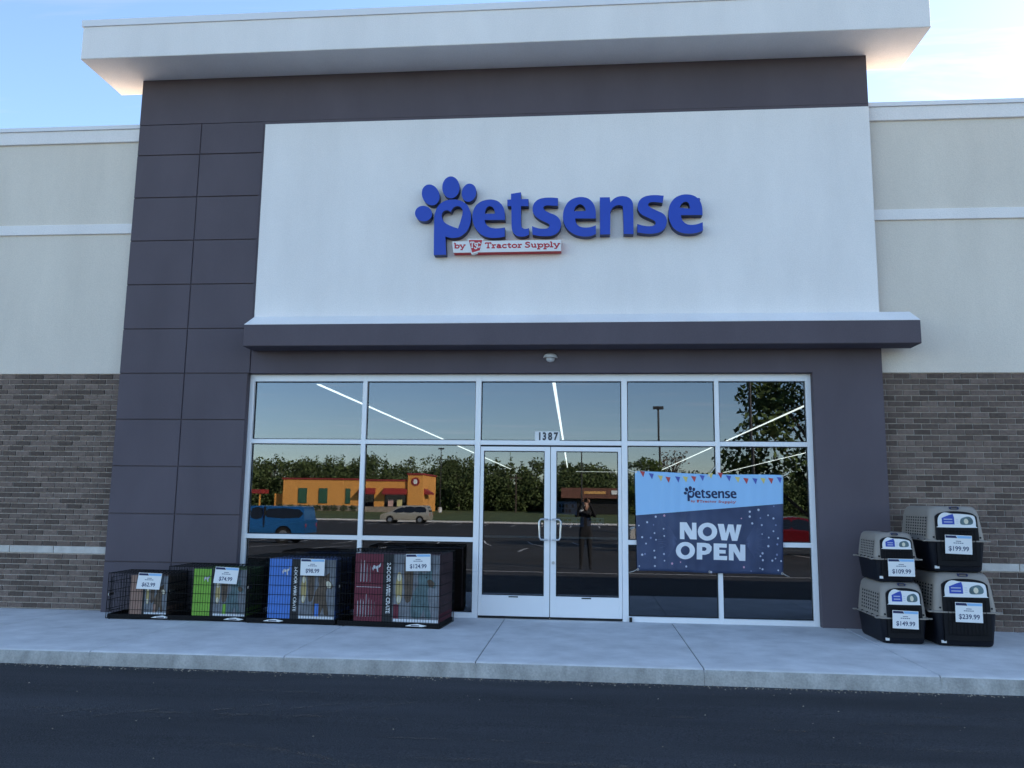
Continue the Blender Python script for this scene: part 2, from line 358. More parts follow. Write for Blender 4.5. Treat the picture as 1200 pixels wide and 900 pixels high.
_ge = _n.new('ShaderNodeNewGeometry'); _nz = _n.new('ShaderNodeTexNoise'); _nz.inputs['Scale'].default_value = 5; _nz.inputs['Detail'].default_value = 8; _nz.inputs['Roughness'].default_value = .7; _l.new(_ge.outputs['Position'], _nz.inputs['Vector'])
_mr = _n.new('ShaderNodeMapRange'); _mr.inputs[1].default_value = .42; _mr.inputs[2].default_value = .7; _l.new(_nz.outputs[0], _mr.inputs[0])
_m2 = _n.new('ShaderNodeMath'); _m2.operation = 'MULTIPLY'; _l.new(_m.outputs[0], _m2.inputs[0]); _l.new(_mr.outputs[0], _m2.inputs[1])
_m3 = _n.new('ShaderNodeMath'); _m3.operation = 'MULTIPLY'; _m3.inputs[1].default_value = 3.6; _l.new(_m2.outputs[0], _m3.inputs[0]); _l.new(_m3.outputs[0], _b.inputs['Alpha'])
def film(pts, w_, z):
    P = [Vector(q) for q in pts]; n_ = len(P); me = bpy.data.meshes.new('tyre_mark'); vs_ = []
    for i in range(n_):
        d = (P[min(i + 1, n_ - 1)] - P[max(i - 1, 0)]).normalized(); q = Vector((-d.y, d.x)) * w_ / 2
        for e in (P[i] - q, P[i] + q): vs_.append((e.x, e.y, gz(e.y) + z))
    me.from_pydata(vs_, [], [(2 * i, 2 * i + 2, 2 * i + 3, 2 * i + 1) for i in range(n_ - 1)]); me.update(); uvl = me.uv_layers.new(name='UVMap')
    for lp in me.loops: uvl.data[lp.index].uv = ((lp.vertex_index // 2) / (n_ - 1), lp.vertex_index % 2)
    me.materials.append(M_FILM); link('tyre_mark', me, kind='structure', label='faint dusty mark on the black asphalt lane')
rf = random.Random(4)
film([(-2.38 + .155 * t, -4.95 - .012 * (t - 2) ** 2 * .55) for t in range(0, 14)], .10, .0062)
film([(-2.2 + .3 * t, -5.28 - .012 * t) for t in range(0, 14)], .05, .0066)
for i in range(16):
    y = -3.15 - i * .19 + rf.uniform(-.06, .06); x = rf.uniform(-5.5, 3.0); ln_ = rf.uniform(1.5, 5.0); sl = rf.uniform(-.02, .02)
    film([(x + ln_ * t / 12, y + sl * ln_ * t / 12 + .015 * math.sin(t + i)) for t in range(13)], rf.uniform(.025, .10), .007 + i * .0003)
for i in range(5):
    film([(-4.3 + i * .55 + .22 * t, -5.0 + i * .1 + .20 * t - .008 * t * t) for t in range(9)], .045, .0125 + i * .0004)

# ------------------------------------------------------------------ the store
store = thing('store_building', 'pet shop building with charcoal entrance tower, white sign panel and brick wings', 'building')
TL_, TR_ = -5.868, 4.150
FY = -0.10
w = MB()
w.box(TL_, TR_, FY, .27, 6.697, 7.37)                          # band under the cornice
w.box(TL_, -4.065, -.082, .05, -.12, 6.697)                     # backing of the panelled pier
w.box(-4.065, TR_, -.095, .05, 3.88, 6.697)                     # behind the sign panel
w.box(-4.028, TR_, FY, .03, 3.122, 3.88)                        # header above the glazing
w.box(3.303, TR_, FY, .03, -.12, 3.122)                         # right pier
w.box(-5.85, 4.13, .05, .27, 5.0, 6.697)
w.build('tower_wall', M_DARK, store, label='smooth charcoal stucco around the glazing')
ZJ = [-.12, .613, 1.24, 1.867, 2.493, 3.12, 3.735, 4.358, 4.985, 5.612, 6.237, 6.697]
XJ = [TL_, -4.948, -4.034]
pm = {}
for i in range(len(ZJ) - 1):
    for k in range(2):
        mb = MB(); gp = .0065
        xa = XJ[k] + (0 if k == 0 else gp); xb = XJ[k + 1] - gp
        if k == 1 and i < 5: xb = -4.0665
        if k == 1 and i >= 5: xb = -4.034 - gp
        mb.cbox(xa, xb, FY + random.uniform(-.0012, .0012), -.078, ZJ[i] + (gp if i else 0), ZJ[i + 1] - gp, .005)
        mb.build('wall_panel', M_DARK, store)
mb = MB(); mb.cbox(-4.005, 4.141, -.135, -.09, 3.80, 6.64, .006); mb.build('sign_panel', M_WHITE, store, label='large white stucco sign panel')
# projecting ledge under the sign
lg = MB(); lg.cbox(-4.0, 4.505, -.45, -.097, 3.425, 3.71, .008)
lo = lg.build('ledge', M_DARK, store, label='charcoal ledge projecting under the sign panel')
lc = MB(); y0, y1 = -.448, -.137
lc.loft([[(x, y0, 3.7105), (x, y0, 3.7165), (x, y1, 3.885), (x, y1, 3.7105)] for x in (-3.998, 4.503)]); lc.f = [f[::-1] for f in lc.f]
lc.build('ledge_cap', M_WHITE, lo, label='white sloped top of the ledge')
# cornice
cn = MB(); cn.cbox(-6.42, 4.732, -.72, .285, 7.371, 7.845, .007)
co = cn.build('cornice', M_WHITE, store, label='deep white cornice overhanging the tower')
cp = MB(); cp.box(-6.436, 4.748, -.737, -.70, 7.842, 7.934); cp.box(-6.436, -6.40, -.70, .30, 7.842, 7.934); cp.box(4.712, 4.748, -.70, .30, 7.842, 7.934); cp.box(-6.40, 4.712, -.70, .30, 7.905, 7.934)
cp.build('coping', M_COP, co, label='pale metal coping along the cornice top')
# wings
for side, (xa, xb) in (('left', (-26, TL_ + .01)), ('right', (TR_ - .01, 19.4))):
    mb = MB(); mb.box(xa, xb, .030, .40, 3.137, 6.69)
    ww = mb.build('wing_wall', M_BEIGE, store, label='beige stucco upper wall of the %s wing' % side)
    t = MB(); t.cbox(xa + .012, xb - .012, .002, .05, 5.137, 5.278, .004); t.build('trim_band', M_WHITE, ww)
    t = MB(); t.cbox(xa + .012, xb - .012, -.004, .05, 6.50, 6.688, .004); t.build('trim_band', M_WHITE, ww)
    t = MB(); t.box(xa + .012, xb - .012, -.025, .43, 6.6895, 6.745); t.build('coping', M_COP, ww)
    # brick: mortar bed, courses of bricks and a stone belt
    bw_ = MB(); bw_.box(xa, xb, .056, .40, -.15, 3.1365)
    bwall = bw_.build('brick_wall', M_MORT, store, label='brown grey brick lower wall of the %s wing' % side)
    vis, rest = [], MB()
    P = .2035; BL = .1915
    courses = [(.795 + i * .07097, .0605) for i in range(33)] + [(.6955 - (i + 1) * .0716, .061) for i in range(11)]
    proto = MB().cbox(-BL / 2, BL / 2, -.007, .012, 0, .0605, .0022).mesh('brick', M_BRICK)
    lo_x, hi_x = (-9.9, TL_ + .01) if side == 'left' else (TR_ - .01, 8.0)
    rb = random.Random(11 if side == 'left' else 12)
    bricks = []
    for ci, (zb, hh) in enumerate(courses):
        off = (ci % 2) * P / 2 + rb.uniform(-.006, .006); x = lo_x - P + off if side == 'left' else lo_x - off
        while x < hi_x + P:
            a, b = x, x + BL
            a_, b_ = max(a, lo_x), min(b, hi_x)
            if b_ - a_ > .03: bricks.append((a_, b_, zb + rb.uniform(-.0012, .0012), rb.uniform(-.0022, .0022)))
            x += P
    # bricks in view and not covered rank first
    def score(bk):
        cx, cz = (bk[0] + bk[1]) / 2, bk[2] + .03
        q = rc.transposed() @ (Vector((cx, .05, cz)) - CAM)
        u, v_ = 600 + 955 * q.x / q.y, 450 - 955 * q.z / q.y
        if not (4 < u < 1196): return -1
        if side == 'right' and v_ > 590 and 1000 < u < 1158: return -1
        return 1 / q.y * ((bk[1] - bk[0]) / BL)
    sc_ = sorted(bricks, key=score, reverse=True)
    lim = 268 if side == 'right' else 32
    good = [b_ for b_ in sc_[:lim] if score(b_) > 0]
    gs = set(id(b_) for b_ in good)
    for bk in bricks:
        full = bk[1] - bk[0] > BL - .002
        if id(bk) in gs:
            me = proto if full else MB().cbox(-(bk[1] - bk[0]) / 2, (bk[1] - bk[0]) / 2, -.007, .012, 0, .0605, .0022).mesh('brick', M_BRICK)
            link('brick', me, bwall, ((bk[0] + bk[1]) / 2, .050 + bk[3], bk[2]))
        else:
            rest.cbox(bk[0], bk[1], .043 + bk[3], .062, bk[2], bk[2] + .0605, .0022)
    rest.build('brick_field', M_BRICK, bwall, kind='stuff')
    # stone belt course
    edges = [lo_x, -7.92, -7.315, -6.685, -5.858 - .0] if side == 'left' else [lo_x, 4.46, 5.07, 5.68, 6.29, 6.9, 7.5, hi_x]
    for a, b in zip(edges[:-1], edges[1:]):
        MB().cbox(a + .004, b - .004, .036, .06, .699, .791, .004).build('belt_stone', M_STONE, bwall)
# roof, rear and inside of the shop
sh = MB(); sh.box(-26, 19.4, .40, 47.6, 6.0, 6.1); sh.build('roof', M_ROOF, store, label='unseen tan roof membrane behind the parapet')
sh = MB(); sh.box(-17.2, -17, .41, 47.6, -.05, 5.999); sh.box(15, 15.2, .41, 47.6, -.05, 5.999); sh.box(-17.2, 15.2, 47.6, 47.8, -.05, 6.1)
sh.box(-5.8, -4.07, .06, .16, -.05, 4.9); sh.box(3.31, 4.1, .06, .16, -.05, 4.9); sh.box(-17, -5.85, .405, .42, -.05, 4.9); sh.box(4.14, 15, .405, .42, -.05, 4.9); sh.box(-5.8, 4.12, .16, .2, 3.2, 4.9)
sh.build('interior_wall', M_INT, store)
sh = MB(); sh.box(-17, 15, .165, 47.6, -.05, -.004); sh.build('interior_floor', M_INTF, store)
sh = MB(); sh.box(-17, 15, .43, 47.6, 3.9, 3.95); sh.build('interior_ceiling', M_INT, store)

# ------------------------------------------------------------------ storefront glazing
fr = MB(); D0, D1 = 0.0, .115
def bar(x0, x1, z0, z1, y0=D0, y1=D1): fr.cbox(x0, x1, y0, y1, z0, z1, .003)
SX = [(-4.065, -4.003), (-2.505, -2.447), (-.988, -.914), (.912, .986), (2.094, 2.150), (3.235, 3.300)]
for a, b in SX: bar(a, b, -.03, 3.1195)
cells = [(SX[i][1], SX[i + 1][0]) for i in range(5)]
for i, (a, b) in enumerate(cells):
    bar(a, b, 3.026, 3.1195, D0 + .0015, D1 - .002); bar(a, b, 2.190, 2.249, D0 + .0015, D1 - .002)
    if i != 2: bar(a, b, .942, 1.0, D0 + .0015, D1 - .002); bar(a, b, -.03, .062, D0 + .0015, D1 - .002)
fr.build('storefront_frame', M_FRAME, store, label='white aluminium storefront framing')
gk = MB(); panes = []
def gasket(a, b, c, d, y=.046, t=.010):
    gk.box(a, a + t, y, y + .012, c, d); gk.box(b - t, b, y, y + .012, c, d); gk.box(a + t, b - t, y, y + .012, c, c + t); gk.box(a + t, b - t, y, y + .012, d - t, d)
for i, (a, b) in enumerate(cells):
    zs = [(2.249, 3.026)] + ([(1.0, 2.190), (.062, .942)] if i != 2 else [])
    for c, d in zs:
        gasket(a + .001, b - .001, c + .001, d - .001)
        q = MB(); y = .052; e = .004
        tx, tz = random.uniform(-.0009, .0009), random.uniform(-.0009, .0009)
        q.box(a + e, b - e, y, y + .006, c + e, d - e)
        cx, cz = (a + b) / 2, (c + d) / 2
        q.warp(lambda v: (v[0], v[1] + (v[0] - cx) * tx + (v[2] - cz) * tz, v[2]))
        q.build('window_pane', M_GLASS, store)
gk.build('glazing_gasket', M_GASK, store)
# pair of doors
for s_ in (-1, 1):
    d = MB(); xo, xi = .909, .004
    def X(a, b): return (a, b) if s_ > 0 else (-b, -a)
    def dbar(a, b, z0, z1): d.cbox(*X(a, b), .012, .062, z0, z1, .003)
    dbar(xi, .076, .03, 2.168); dbar(.866, xo, .03, 2.168); dbar(.076, .866, 2.112, 2.1675); dbar(.076, .866, .03, .284)
    do = d.build('door', M_FRAME, store, label='%s leaf of the glazed entrance doors' % ('right' if s_ > 0 else 'left'))
    q = MB(); a, b = X(.080, .862); q.box(a, b, .034, .040, .288, 2.108); q.build('door_pane', M_GLASS, do)
    q = MB(); a, b = X(.0765, .8655); t = .010
    for (x0, x1, z0, z1) in ((a, a + t, .2845, 2.1115), (b - t, b, .2845, 2.1115), (a + t, b - t, .2845, .2945), (a + t, b - t, 2.1015, 2.1115)): q.box(x0, x1, .029, .033, z0, z1)
    q.build('gasket', M_GASK, do)
    h = MB(); hx = .040 * s_; ho = .135 * s_
    h.tube([(hx, .012, 1.245), (hx, -.045, 1.245), (hx + .3 * (ho - hx), -.062, 1.247), (ho - .02 * s_, -.064, 1.244), (ho, -.064, 1.215), (ho, -.064, 1.02), (ho - .02 * s_, -.064, .99), (hx + .3 * (ho - hx), -.062, .987), (hx, -.045, .989), (hx, .012, .989)], .0125, 10)
    shade_auto(h.build('pull_handle', M_STEEL, do), 50)
    pb = MB(); a, b = X(.085, .858); pb.box(a, b, .075, .10, 1.0, 1.026); pb.build('push_bar', M_STEEL, do)
    if s_ > 0: shade_auto(MB().cyl((.042, .008, .70), (0, 1, 0), .02, .014, 16).build('lock_cylinder', M_STEEL, do), 40)
    if s_ > 0:
        for (xa, xb, za, zb) in ((.085, .34, 1.30, 1.47), (.085, .43, 1.155, 1.275), (.47, .68, 1.165, 1.27)):
            so = MB().box(xa, xb, .0412, .0422, za, zb).build('reflection_patch', mat('reflection_blue', (.48, .64, .92), .5, var=.2, vscale=9), do)  # blue cards standing in for a bluish reflection in the door glass
            q = MB(); nb = 5
            for i in range(2):
                for k in range(nb):
                    wk = (xb - xa) * .8 / nb; x_ = xa + (xb - xa) * .1 + k * wk
                    if (k * 7 + i * 3) % 4: q.box(x_, x_ + wk * .7, .0408, .0411, za + (zb - za) * (.2 + .36 * i), za + (zb - za) * (.44 + .36 * i))
            q.build('reflection_bars', M_NAVY, so, kind='stuff')
    bv = MB(); a, b = X(.40, .52); bv.box(a, b, .006, .0125, .262, .276); bv.build('weep_cover', M_GASK, do)
    sg = MB(); a, b = X(xi, xo); sg.box(a, b, .02, .055, .004, .030); sg.build('door_sweep', M_GASK, do)
MB().box(.992, 1.026, -.035, -.001, -.02, .055).build('floor_bolt_box', M_GASK, store)
MB().box(-.0036, .0036, .016, .055, .03, 2.166).build('meeting_gap_shade', M_GASK, store)  # black strip paints in the dark of the gap between the leaves
MB().box(-.911, .910, .022, .05, 2.1685, 2.1895).build('head_gap_shade', M_GASK, store)  # black bar painted in for the shaded gap over the doors
th = MB(); th.box(-.912, .910, -.03, .11, -.01, .0035); th.build('threshold', M_STEEL, store)
# house number on the transom
ad = MB(); ad.box(-.205, .115, .044, .0455, 2.2495, 2.372); plate = ad.build('number_plate', M_PAPER, store, label='white plate reading 1387 above the doors')
dg_ = MB()
for i, ch in enumerate('1387'): text_to(dg_, ch, -.155 + .0735 * i + (.012 if i == 0 else 0), 2.262, .135, .0435 - i * .0001, bold=.0062, sx=.76)
dg_.build('digits', M_INK, plate)

# ------------------------------------------------------------------ shop sign
M_BLUE = mat('sign_blue', (0.006, 0.055, 0.45), 0.45, var=0.05, vscale=3)
M_RET = mat('sign_return', (0.010, 0.022, 0.10), 0.5, var=0.05)
M_REDP = mat('sign_red', (0.50, 0.012, 0.03), 0.45, var=0.05)
SIGN = {
 'p': [[(-1.547,4.676,1),(-1.382,4.678,1),(-1.398,4.928,1),(-1.339,4.909),(-1.276,4.905),(-1.207,4.919),(-1.145,4.96),(-1.097,5.023),(-1.068,5.109),(-1.062,5.202),(-1.079,5.289),(-1.121,5.362),(-1.185,5.409),(-1.26,5.433),(-1.33,5.437),(-1.4,5.426),(-1.467,5.391),(-1.517,5.334),(-1.544,5.262),(-1.553,5.19),(-1.553,4.974)],[(-1.333,5.262,1),(-1.302,5.321),(-1.251,5.343),(-1.201,5.327),(-1.175,5.276),(-1.185,5.19),(-1.23,5.033,1),(-1.322,5.067),(-1.407,5.115),(-1.448,5.181),(-1.452,5.239),(-1.425,5.28),(-1.376,5.288)]],
 'e1': [[(-0.608,5.036,1),(-0.606,4.912,1),(-0.693,4.898),(-0.804,4.899),(-0.901,4.934),(-0.975,5.0),(-1.026,5.094),(-1.042,5.194),(-1.03,5.281),(-0.992,5.352),(-0.923,5.404),(-0.84,5.424),(-0.771,5.422),(-0.701,5.396),(-0.644,5.337),(-0.615,5.258),(-0.607,5.14,1),(-0.88,5.145,1),(-0.859,5.088),(-0.813,5.045),(-0.75,5.028),(-0.681,5.027)],[(-0.876,5.231,1),(-0.868,5.284),(-0.845,5.32),(-0.814,5.334),(-0.776,5.319),(-0.752,5.282),(-0.742,5.229,1)]],
 't': [[(-0.532,5.499,1),(-0.4,5.517,1),(-0.399,5.423,1),(-0.299,5.421,1),(-0.298,5.324,1),(-0.398,5.326,1),(-0.393,5.086),(-0.383,5.036),(-0.355,5.015),(-0.321,5.013),(-0.29,5.023,1),(-0.289,4.932,1),(-0.343,4.91),(-0.41,4.909),(-0.467,4.933),(-0.503,4.983),(-0.519,5.053),(-0.526,5.328,1),(-0.579,5.329,1),(-0.58,5.418,1),(-0.531,5.42,1)]],
 's1': [[(0.091,5.425,1),(0.09,5.319,1),(0.025,5.323),(-0.043,5.329),(-0.09,5.318),(-0.101,5.29),(-0.065,5.249),(0.003,5.216),(0.07,5.182),(0.117,5.128),(0.132,5.064),(0.116,4.995),(0.071,4.94),(0.005,4.912),(-0.085,4.907),(-0.174,4.916),(-0.242,4.934,1),(-0.249,5.048,1),(-0.187,5.023),(-0.119,5.011),(-0.052,5.015),(-0.019,5.044),(-0.032,5.075),(-0.086,5.105),(-0.176,5.157),(-0.231,5.223),(-0.243,5.293),(-0.223,5.363),(-0.167,5.413),(-0.088,5.433),(0.002,5.435)]],
 'e2': [[(0.586,5.044,1),(0.588,4.929,1),(0.516,4.9),(0.416,4.897),(0.305,4.928),(0.216,4.999),(0.166,5.098),(0.157,5.192),(0.176,5.285),(0.226,5.371),(0.304,5.42),(0.394,5.434),(0.483,5.413),(0.55,5.347),(0.583,5.253),(0.586,5.137,1),(0.314,5.142,1),(0.333,5.074),(0.372,5.033),(0.438,5.016),(0.516,5.021)],[(0.299,5.241,1),(0.316,5.293),(0.344,5.322),(0.377,5.336),(0.416,5.321),(0.444,5.285),(0.455,5.242,1)]],
 'n': [[(0.638,5.424,1),(0.769,5.423,1),(0.774,5.351,1),(0.822,5.401),(0.882,5.43),(0.954,5.433),(1.02,5.409),(1.059,5.358),(1.07,5.276),(1.072,4.918,1),(0.945,4.921,1),(0.938,5.266),(0.92,5.304),(0.888,5.315),(0.846,5.306),(0.804,5.279),(0.776,5.229,1),(0.77,4.921,1),(0.64,4.918,1)]],
 's2': [[(1.465,5.428,1),(1.451,5.331,1),(1.383,5.342),(1.324,5.346),(1.278,5.337),(1.264,5.303),(1.299,5.269),(1.37,5.23),(1.452,5.187),(1.494,5.127),(1.498,5.055),(1.467,4.981),(1.402,4.935),(1.307,4.918),(1.212,4.923),(1.12,4.94,1),(1.121,5.052,1),(1.19,5.03),(1.261,5.019),(1.332,5.027),(1.356,5.058),(1.339,5.093),(1.274,5.128),(1.179,5.18),(1.136,5.237),(1.127,5.3),(1.151,5.368),(1.205,5.415),(1.289,5.437),(1.384,5.438)]],
 'e3': [[(1.957,5.061,1),(1.959,4.953,1),(1.884,4.921),(1.767,4.912),(1.661,4.934),(1.58,4.997),(1.532,5.104),(1.524,5.204),(1.543,5.304),(1.597,5.384),(1.669,5.426),(1.752,5.441),(1.847,5.422),(1.916,5.365),(1.952,5.276),(1.957,5.158,1),(1.68,5.161,1),(1.699,5.091),(1.745,5.044),(1.804,5.028),(1.886,5.035)],[(1.667,5.261,1),(1.685,5.303),(1.715,5.331),(1.751,5.341),(1.78,5.324),(1.794,5.286),(1.802,5.246,1)]],
 'toe': [[(-1.587,5.222),(-1.599,5.191),(-1.62,5.166),(-1.649,5.149),(-1.684,5.142),(-1.72,5.145),(-1.754,5.158),(-1.783,5.181),(-1.804,5.21),(-1.815,5.243),(-1.815,5.276),(-1.804,5.307),(-1.782,5.333),(-1.753,5.35),(-1.719,5.357),(-1.682,5.354),(-1.648,5.34),(-1.619,5.318),(-1.598,5.289),(-1.587,5.256)]],
 'toe1': [[(-1.505,5.55),(-1.492,5.504),(-1.491,5.459),(-1.501,5.419),(-1.523,5.387),(-1.553,5.367),(-1.588,5.361),(-1.626,5.369),(-1.663,5.391),(-1.694,5.424),(-1.717,5.465),(-1.73,5.51),(-1.731,5.556),(-1.721,5.596),(-1.699,5.628),(-1.669,5.648),(-1.633,5.654),(-1.596,5.646),(-1.559,5.624),(-1.528,5.591)]],
 'toe2': [[(-1.223,5.603),(-1.228,5.556),(-1.243,5.514),(-1.268,5.481),(-1.3,5.46),(-1.336,5.453),(-1.372,5.462),(-1.405,5.484),(-1.432,5.518),(-1.45,5.561),(-1.457,5.609),(-1.452,5.656),(-1.437,5.698),(-1.411,5.732),(-1.379,5.753),(-1.343,5.76),(-1.307,5.751),(-1.274,5.729),(-1.247,5.694),(-1.23,5.651)]],
 'toe3': [[(-1.0,5.503),(-1.012,5.466),(-1.032,5.435),(-1.058,5.412),(-1.088,5.401),(-1.118,5.402),(-1.146,5.415),(-1.169,5.439),(-1.185,5.472),(-1.193,5.51),(-1.19,5.549),(-1.178,5.587),(-1.158,5.618),(-1.132,5.641),(-1.102,5.652),(-1.072,5.651),(-1.044,5.638),(-1.02,5.614),(-1.004,5.581),(-0.997,5.543)]],
 'plate': [[(-1.305,4.857,1),(0.135,4.855,1),(0.135,4.705,1),(-1.288,4.702,1)]],
 'shield': [[(-1.102,4.888,1),(-0.886,4.885,1),(-0.92,4.715,1),(-1.045,4.68,1)]],
 'shieldred': [[(-1.083,4.87,1),(-0.903,4.868,1),(-0.934,4.729,1),(-1.035,4.699,1)]],
 'reg': [[(1.946,5.404),(1.942,5.392),(1.932,5.384),(1.92,5.384),(1.91,5.392),(1.906,5.405),(1.91,5.417),(1.921,5.425),(1.933,5.425),(1.943,5.417)],[(1.937,5.404),(1.935,5.398),(1.93,5.394),(1.923,5.394),(1.918,5.398),(1.916,5.405),(1.918,5.411),(1.923,5.415),(1.93,5.415),(1.935,5.411)]],
}
sign = thing('store_sign', 'blue raised letter sign with paw and heart above the entrance', 'sign', (0, -.135, 0))
def letter(loops, name, parent, y0, y1, face, ret, sub=4, lab=None):
    lp = [smooth_loop(l, sub) for l in loops]
    body = MB().prism(lp, y0 + .004, y1).build(name, ret, parent, label=lab)
    cap_ = MB().prism(lp, y0, y0 + .004, back=False).build('face', face, body)
    return body
for k in ('p', 'e1', 't', 's1', 'e2', 'n', 's2', 'e3'): letter(SIGN[k], 'letter', sign, -.12, -.004, M_BLUE, M_RET, lab='letter %s of the blue sign' % k[0])
for k in ('toe', 'toe1', 'toe2', 'toe3'): letter(SIGN[k], 'paw_toe', sign, -.12, -.004, M_BLUE, M_RET, 2)
MB().prism([smooth_loop(l, 2) for l in SIGN['reg']], -.02, -.002).build('registered_mark', M_BLUE, sign)
pl = MB().prism([[p[:2] for p in SIGN['plate'][0]]], -.115, -.004).build('tagline_plate', M_REDP, sign, label='narrow white tagline plate with red lettering and red sides')
MB().prism([[p[:2] for p in SIGN['plate'][0]]], -.121, -.116, False).build('face', M_PAPER, pl)
MB().prism([[p[:2] for p in SIGN['shield'][0]]], -.126, -.05).build('shield_border', M_PAPER, pl)
MB().prism([[p[:2] for p in SIGN['shieldred'][0]]], -.129, -.1262, False).build('shield', M_REDP, pl)
def plate_word(txt, x0, x1, z, cap, y, m_, name):
    tot = sum(GLY[c][0] for c in txt); x = x0
    for c in txt:
        xe = x + (x1 - x0) * GLY[c][0] / tot; tt = MB(); slab_text(tt, c, x, xe, z, cap, y, .23 if m_ is M_REDP else .16); tt.build(name, m_, pl); x = xe
for a_ in (('by', -1.278, -1.128, 4.760, .074), ('Tractor', -.868, -.374, 4.757, .076), ('Supply', -.342, .118, 4.757, .076)): plate_word(*a_, -.1225, M_REDP, 'tagline_letter')
for a_ in (('T', -1.062, -1.006, 4.762, .085), ('S', -1.008, -.962, 4.745, .085), ('C', -.972, -.922, 4.762, .078)): plate_word(*a_, -.1305, M_PAPER, 'shield_letter')

# small emergency light over the doors
lf = thing('wall_light', 'small silver wall light fixture on the charcoal header above the doors', 'light', (-.004, FY, 3.318))
M_SILV = mat('silver_cast', (.82, .82, .83), .4, var=.05)
hd = MB(); n = 14; rings = []
for t_, (sx_, d_, z_) in enumerate(((.045, .03, .055), (.075, .075, .038), (.092, .10, .008), (.094, .104, -.004))):
    rings.append([(sx_ * math.cos(math.pi * k / n), -d_ * math.sin(math.pi * k / n) - .001, z_) for k in range(n + 1)])
hd.loft(rings, True, False); shade_auto(hd.build('hood', M_SILV, lf), 40)
hd = MB(); rings = []
for sx_, d_, z_ in ((.060, .070, -.005), (.055, .066, -.030), (.040, .05, -.05), (.012, .02, -.06)):
    rings.append([(sx_ * math.cos(math.pi * k / n), -d_ * math.sin(math.pi * k / n) - .001, z_) for k in range(n + 1)])
hd.loft(rings, False, True); shade_auto(hd.build('lens', mat('lens', (.62, .63, .65), .2, var=.05), lf), 40)

# ------------------------------------------------------------------ banner
M_BAN = bpy.data.materials.new('banner_print'); M_BAN.use_nodes = True
_n = M_BAN.node_tree.nodes; _l = M_BAN.node_tree.links; _b = _n['Principled BSDF']; _b.inputs['Roughness'].default_value = .5
_g = _n.new('ShaderNodeNewGeometry'); _s = _n.new('ShaderNodeSeparateXYZ'); _l.new(_g.outputs['Position'], _s.inputs[0])
_m1 = _n.new('ShaderNodeMath'); _m1.operation = 'MULTIPLY_ADD'; _m1.inputs[1].default_value = -(1.476 - 1.311) / (2.881 - 1.094); _l.new(_s.outputs[0], _m1.inputs[0]); _l.new(_s.outputs[2], _m1.inputs[2])
_m2 = _n.new('ShaderNodeMath'); _m2.operation = 'GREATER_THAN'; _m2.inputs[1].default_value = 1.311 - 1.094 * (1.476 - 1.311) / (2.881 - 1.094); _l.new(_m1.outputs[0], _m2.inputs[0])
_nz = _n.new('ShaderNodeTexNoise'); _nz.inputs['Scale'].default_value = 3.0; _l.new(_g.outputs['Position'], _nz.inputs['Vector'])
_r1 = _n.new('ShaderNodeMapRange'); _r1.inputs[1].default_value = .35; _r1.inputs[2].default_value = .65; _l.new(_nz.outputs[0], _r1.inputs[0])
_c1 = _n.new('ShaderNodeMix'); _c1.data_type = 'RGBA'; _c1.inputs[6].default_value = (.026, .042, .100, 1); _c1.inputs[7].default_value = (.046, .068, .145, 1); _l.new(_r1.outputs[0], _c1.inputs[0])
_c2 = _n.new('ShaderNodeMix'); _c2.data_type = 'RGBA'; _c2.inputs[7].default_value = (.33, .58, .86, 1); _l.new(_m2.outputs[0], _c2.inputs[0]); _l.new(_c1.outputs[2], _c2.inputs[6]); _l.new(_c2.outputs[2], _b.inputs['Base Color'])
BX0, BX1 = 1.077, 2.905
def bpos(u, v):
    # corner-pinned sheet with light vertical folds
    tl, tr, bl, br = (1.075, 1.866), (2.912, 1.833), (1.092, .628), (2.872, .612)
    x = (1 - v) * ((1 - u) * bl[0] + u * br[0]) + v * ((1 - u) * tl[0] + u * tr[0]); z = (1 - v) * ((1 - u) * bl[1] + u * br[1]) + v * ((1 - u) * tl[1] + u * tr[1])
    z -= .012 * math.sin(math.pi * u) * v - .004 * math.sin(3 * math.pi * u)
    return x, z
def bfold(x, z):
    u = (x - BX0) / (BX1 - BX0); e = max(0, math.sin(math.pi * min(1, max(0, u))))
    return -.028 - e * (.012 + .006 * math.sin(x * 17 + z * 1.3) + .0065 * math.sin(x * 47 - z * 2.1) * (.6 + .4 * math.sin(x * 5)) + .004 * math.sin(z * 9 + x * 3))
ban = thing('banner', 'blue vinyl NOW OPEN banner tied across the right hand windows', 'banner', (0, 0, 0))
mb = MB(); nu, nv = 72, 34
mb.v = [(lambda p: (p[0], bfold(*p), p[1]))(bpos(i / nu, j_ / nv)) for j_ in range(nv + 1) for i in range(nu + 1)]
mb.f = [(j_ * (nu + 1) + i, j_ * (nu + 1) + i + 1, (j_ + 1) * (nu + 1) + i + 1, (j_ + 1) * (nu + 1) + i) for j_ in range(nv) for i in range(nu)]
sheet = mb.build('sheet', M_BAN, ban, True)
sm = sheet.modifiers.new('thick', 'SOLIDIFY'); sm.thickness = .0015; sm.offset = 1
